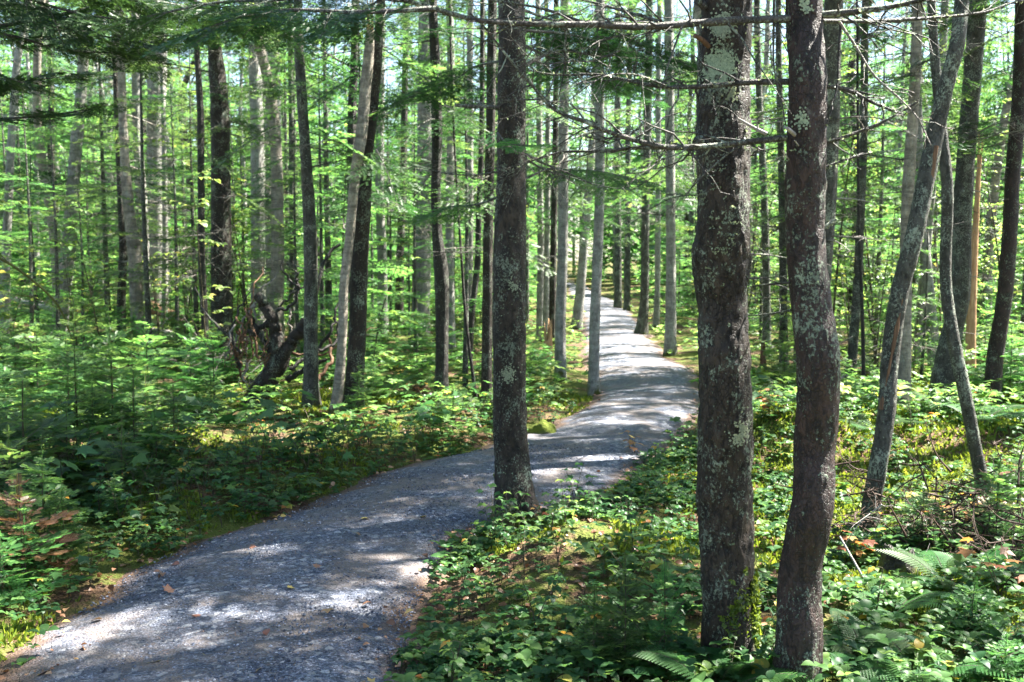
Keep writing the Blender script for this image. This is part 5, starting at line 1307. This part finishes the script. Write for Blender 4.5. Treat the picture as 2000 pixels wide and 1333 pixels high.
# ------------------------------------------------------------------ the dark boughs that hang into the top left
x0, y0 = -3.6, 4.6
TL = thing("fir_tree", "fir beyond the left edge whose dark boughs hang into the top left corner", "tree", (x0, y0, gz(x0, y0)))
trunk_obj(TL, [(0, 0, -.1), (.03, 0, 2), (0, .03, 5), (.02, 0, 8)], [.10, .085, .06, .02], 'bark_dark', seg=24)
link("crown", CROWNS[4], TL, (0, 0, 3.9), None, (.9, .9, .7))
NB = [flat(bough_mb(np.random.default_rng(800 + k), .75, .055, 'near', start=.06, droop=.10, wide=.55)) for k in range(4)]
def hanging_bough(root, pts, Yd, depth, r0, r1, sprays, label=None, seed=0, s0=.45, t0=.25, drop=-.25, fol='fir_shade'):
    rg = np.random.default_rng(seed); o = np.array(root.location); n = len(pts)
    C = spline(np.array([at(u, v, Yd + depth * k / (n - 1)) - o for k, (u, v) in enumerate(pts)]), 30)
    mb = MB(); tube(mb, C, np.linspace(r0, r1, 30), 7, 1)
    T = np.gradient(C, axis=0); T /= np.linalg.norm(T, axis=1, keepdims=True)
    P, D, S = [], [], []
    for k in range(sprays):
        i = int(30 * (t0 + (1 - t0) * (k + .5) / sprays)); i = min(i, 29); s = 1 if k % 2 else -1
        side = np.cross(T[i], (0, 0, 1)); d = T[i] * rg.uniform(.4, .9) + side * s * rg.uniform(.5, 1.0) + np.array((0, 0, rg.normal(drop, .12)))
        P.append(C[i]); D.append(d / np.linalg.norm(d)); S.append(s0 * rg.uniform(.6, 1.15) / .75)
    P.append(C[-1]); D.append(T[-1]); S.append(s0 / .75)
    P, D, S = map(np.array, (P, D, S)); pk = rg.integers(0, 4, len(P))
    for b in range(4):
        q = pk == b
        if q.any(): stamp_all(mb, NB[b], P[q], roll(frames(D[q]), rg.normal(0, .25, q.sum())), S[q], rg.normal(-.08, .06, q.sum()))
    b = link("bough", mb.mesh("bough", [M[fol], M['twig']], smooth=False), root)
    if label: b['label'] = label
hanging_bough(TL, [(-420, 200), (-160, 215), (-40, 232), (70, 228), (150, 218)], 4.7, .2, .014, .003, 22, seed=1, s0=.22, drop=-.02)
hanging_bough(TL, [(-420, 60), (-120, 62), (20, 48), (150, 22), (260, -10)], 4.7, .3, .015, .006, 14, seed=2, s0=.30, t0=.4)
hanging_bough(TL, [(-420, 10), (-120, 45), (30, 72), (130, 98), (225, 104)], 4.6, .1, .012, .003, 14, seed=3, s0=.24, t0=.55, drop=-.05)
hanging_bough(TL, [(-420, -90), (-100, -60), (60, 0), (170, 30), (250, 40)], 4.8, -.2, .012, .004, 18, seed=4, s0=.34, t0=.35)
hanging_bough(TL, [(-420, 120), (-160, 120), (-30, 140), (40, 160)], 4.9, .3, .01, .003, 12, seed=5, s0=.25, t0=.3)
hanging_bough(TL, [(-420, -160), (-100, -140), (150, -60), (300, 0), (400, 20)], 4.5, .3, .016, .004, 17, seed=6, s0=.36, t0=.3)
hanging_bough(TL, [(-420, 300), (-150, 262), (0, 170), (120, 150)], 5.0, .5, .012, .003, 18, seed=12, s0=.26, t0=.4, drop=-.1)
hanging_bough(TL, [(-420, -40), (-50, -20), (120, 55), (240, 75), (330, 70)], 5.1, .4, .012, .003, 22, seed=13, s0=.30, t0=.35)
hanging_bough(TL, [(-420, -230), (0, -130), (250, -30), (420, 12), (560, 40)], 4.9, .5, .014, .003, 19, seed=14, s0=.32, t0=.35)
hanging_bough(T2, [(850, 17), (760, 22), (680, 24), (600, 20), (500, 26), (420, 50)], Y2 - .4, -.25, .009, .003, 16, seed=7, s0=.22, t0=.15)
hanging_bough(T2, [(780, 0), (660, -12), (540, 0), (420, 6), (300, 30)], Y2 - .35, .1, .008, .003, 14, seed=8, s0=.22, t0=.1)
hanging_bough(T3, [(972, 260), (990, 280), (1020, 284), (1045, 284)], Y3 - .1, -.5, .006, .002, 7, seed=9, s0=.16, t0=.1, drop=0, fol='young')
hanging_bough(T3, [(1025, 60), (1100, 66), (1180, 84), (1240, 104)], Y3, .9, .010, .003, 14, seed=10, s0=.35, t0=.2)
hanging_bough(T3, [(1025, 90), (1090, 120), (1180, 150), (1290, 160)], Y3 + .1, 1.6, .010, .003, 18, seed=15, s0=.40, t0=.15, fol='fir')
hanging_bough(T3, [(1022, 20), (1080, 40), (1170, 60), (1300, 110)], Y3 + .1, 1.9, .010, .003, 18, seed=16, s0=.42, t0=.15)
hanging_bough(T3, [(1022, 300), (1090, 330), (1170, 335), (1240, 350)], Y3 + .1, 2.2, .009, .003, 14, seed=17, s0=.36, t0=.2, fol='fir')
hanging_bough(T3, [(975, 120), (930, 130), (880, 160), (800, 190)], Y3 + .1, 1.5, .009, .003, 14, seed=18, s0=.36, t0=.2)
hanging_bough(T3, [(975, 385), (930, 400), (880, 405), (840, 420)], Y3, .7, .008, .003, 9, seed=11, s0=.25, t0=.3, fol='young')
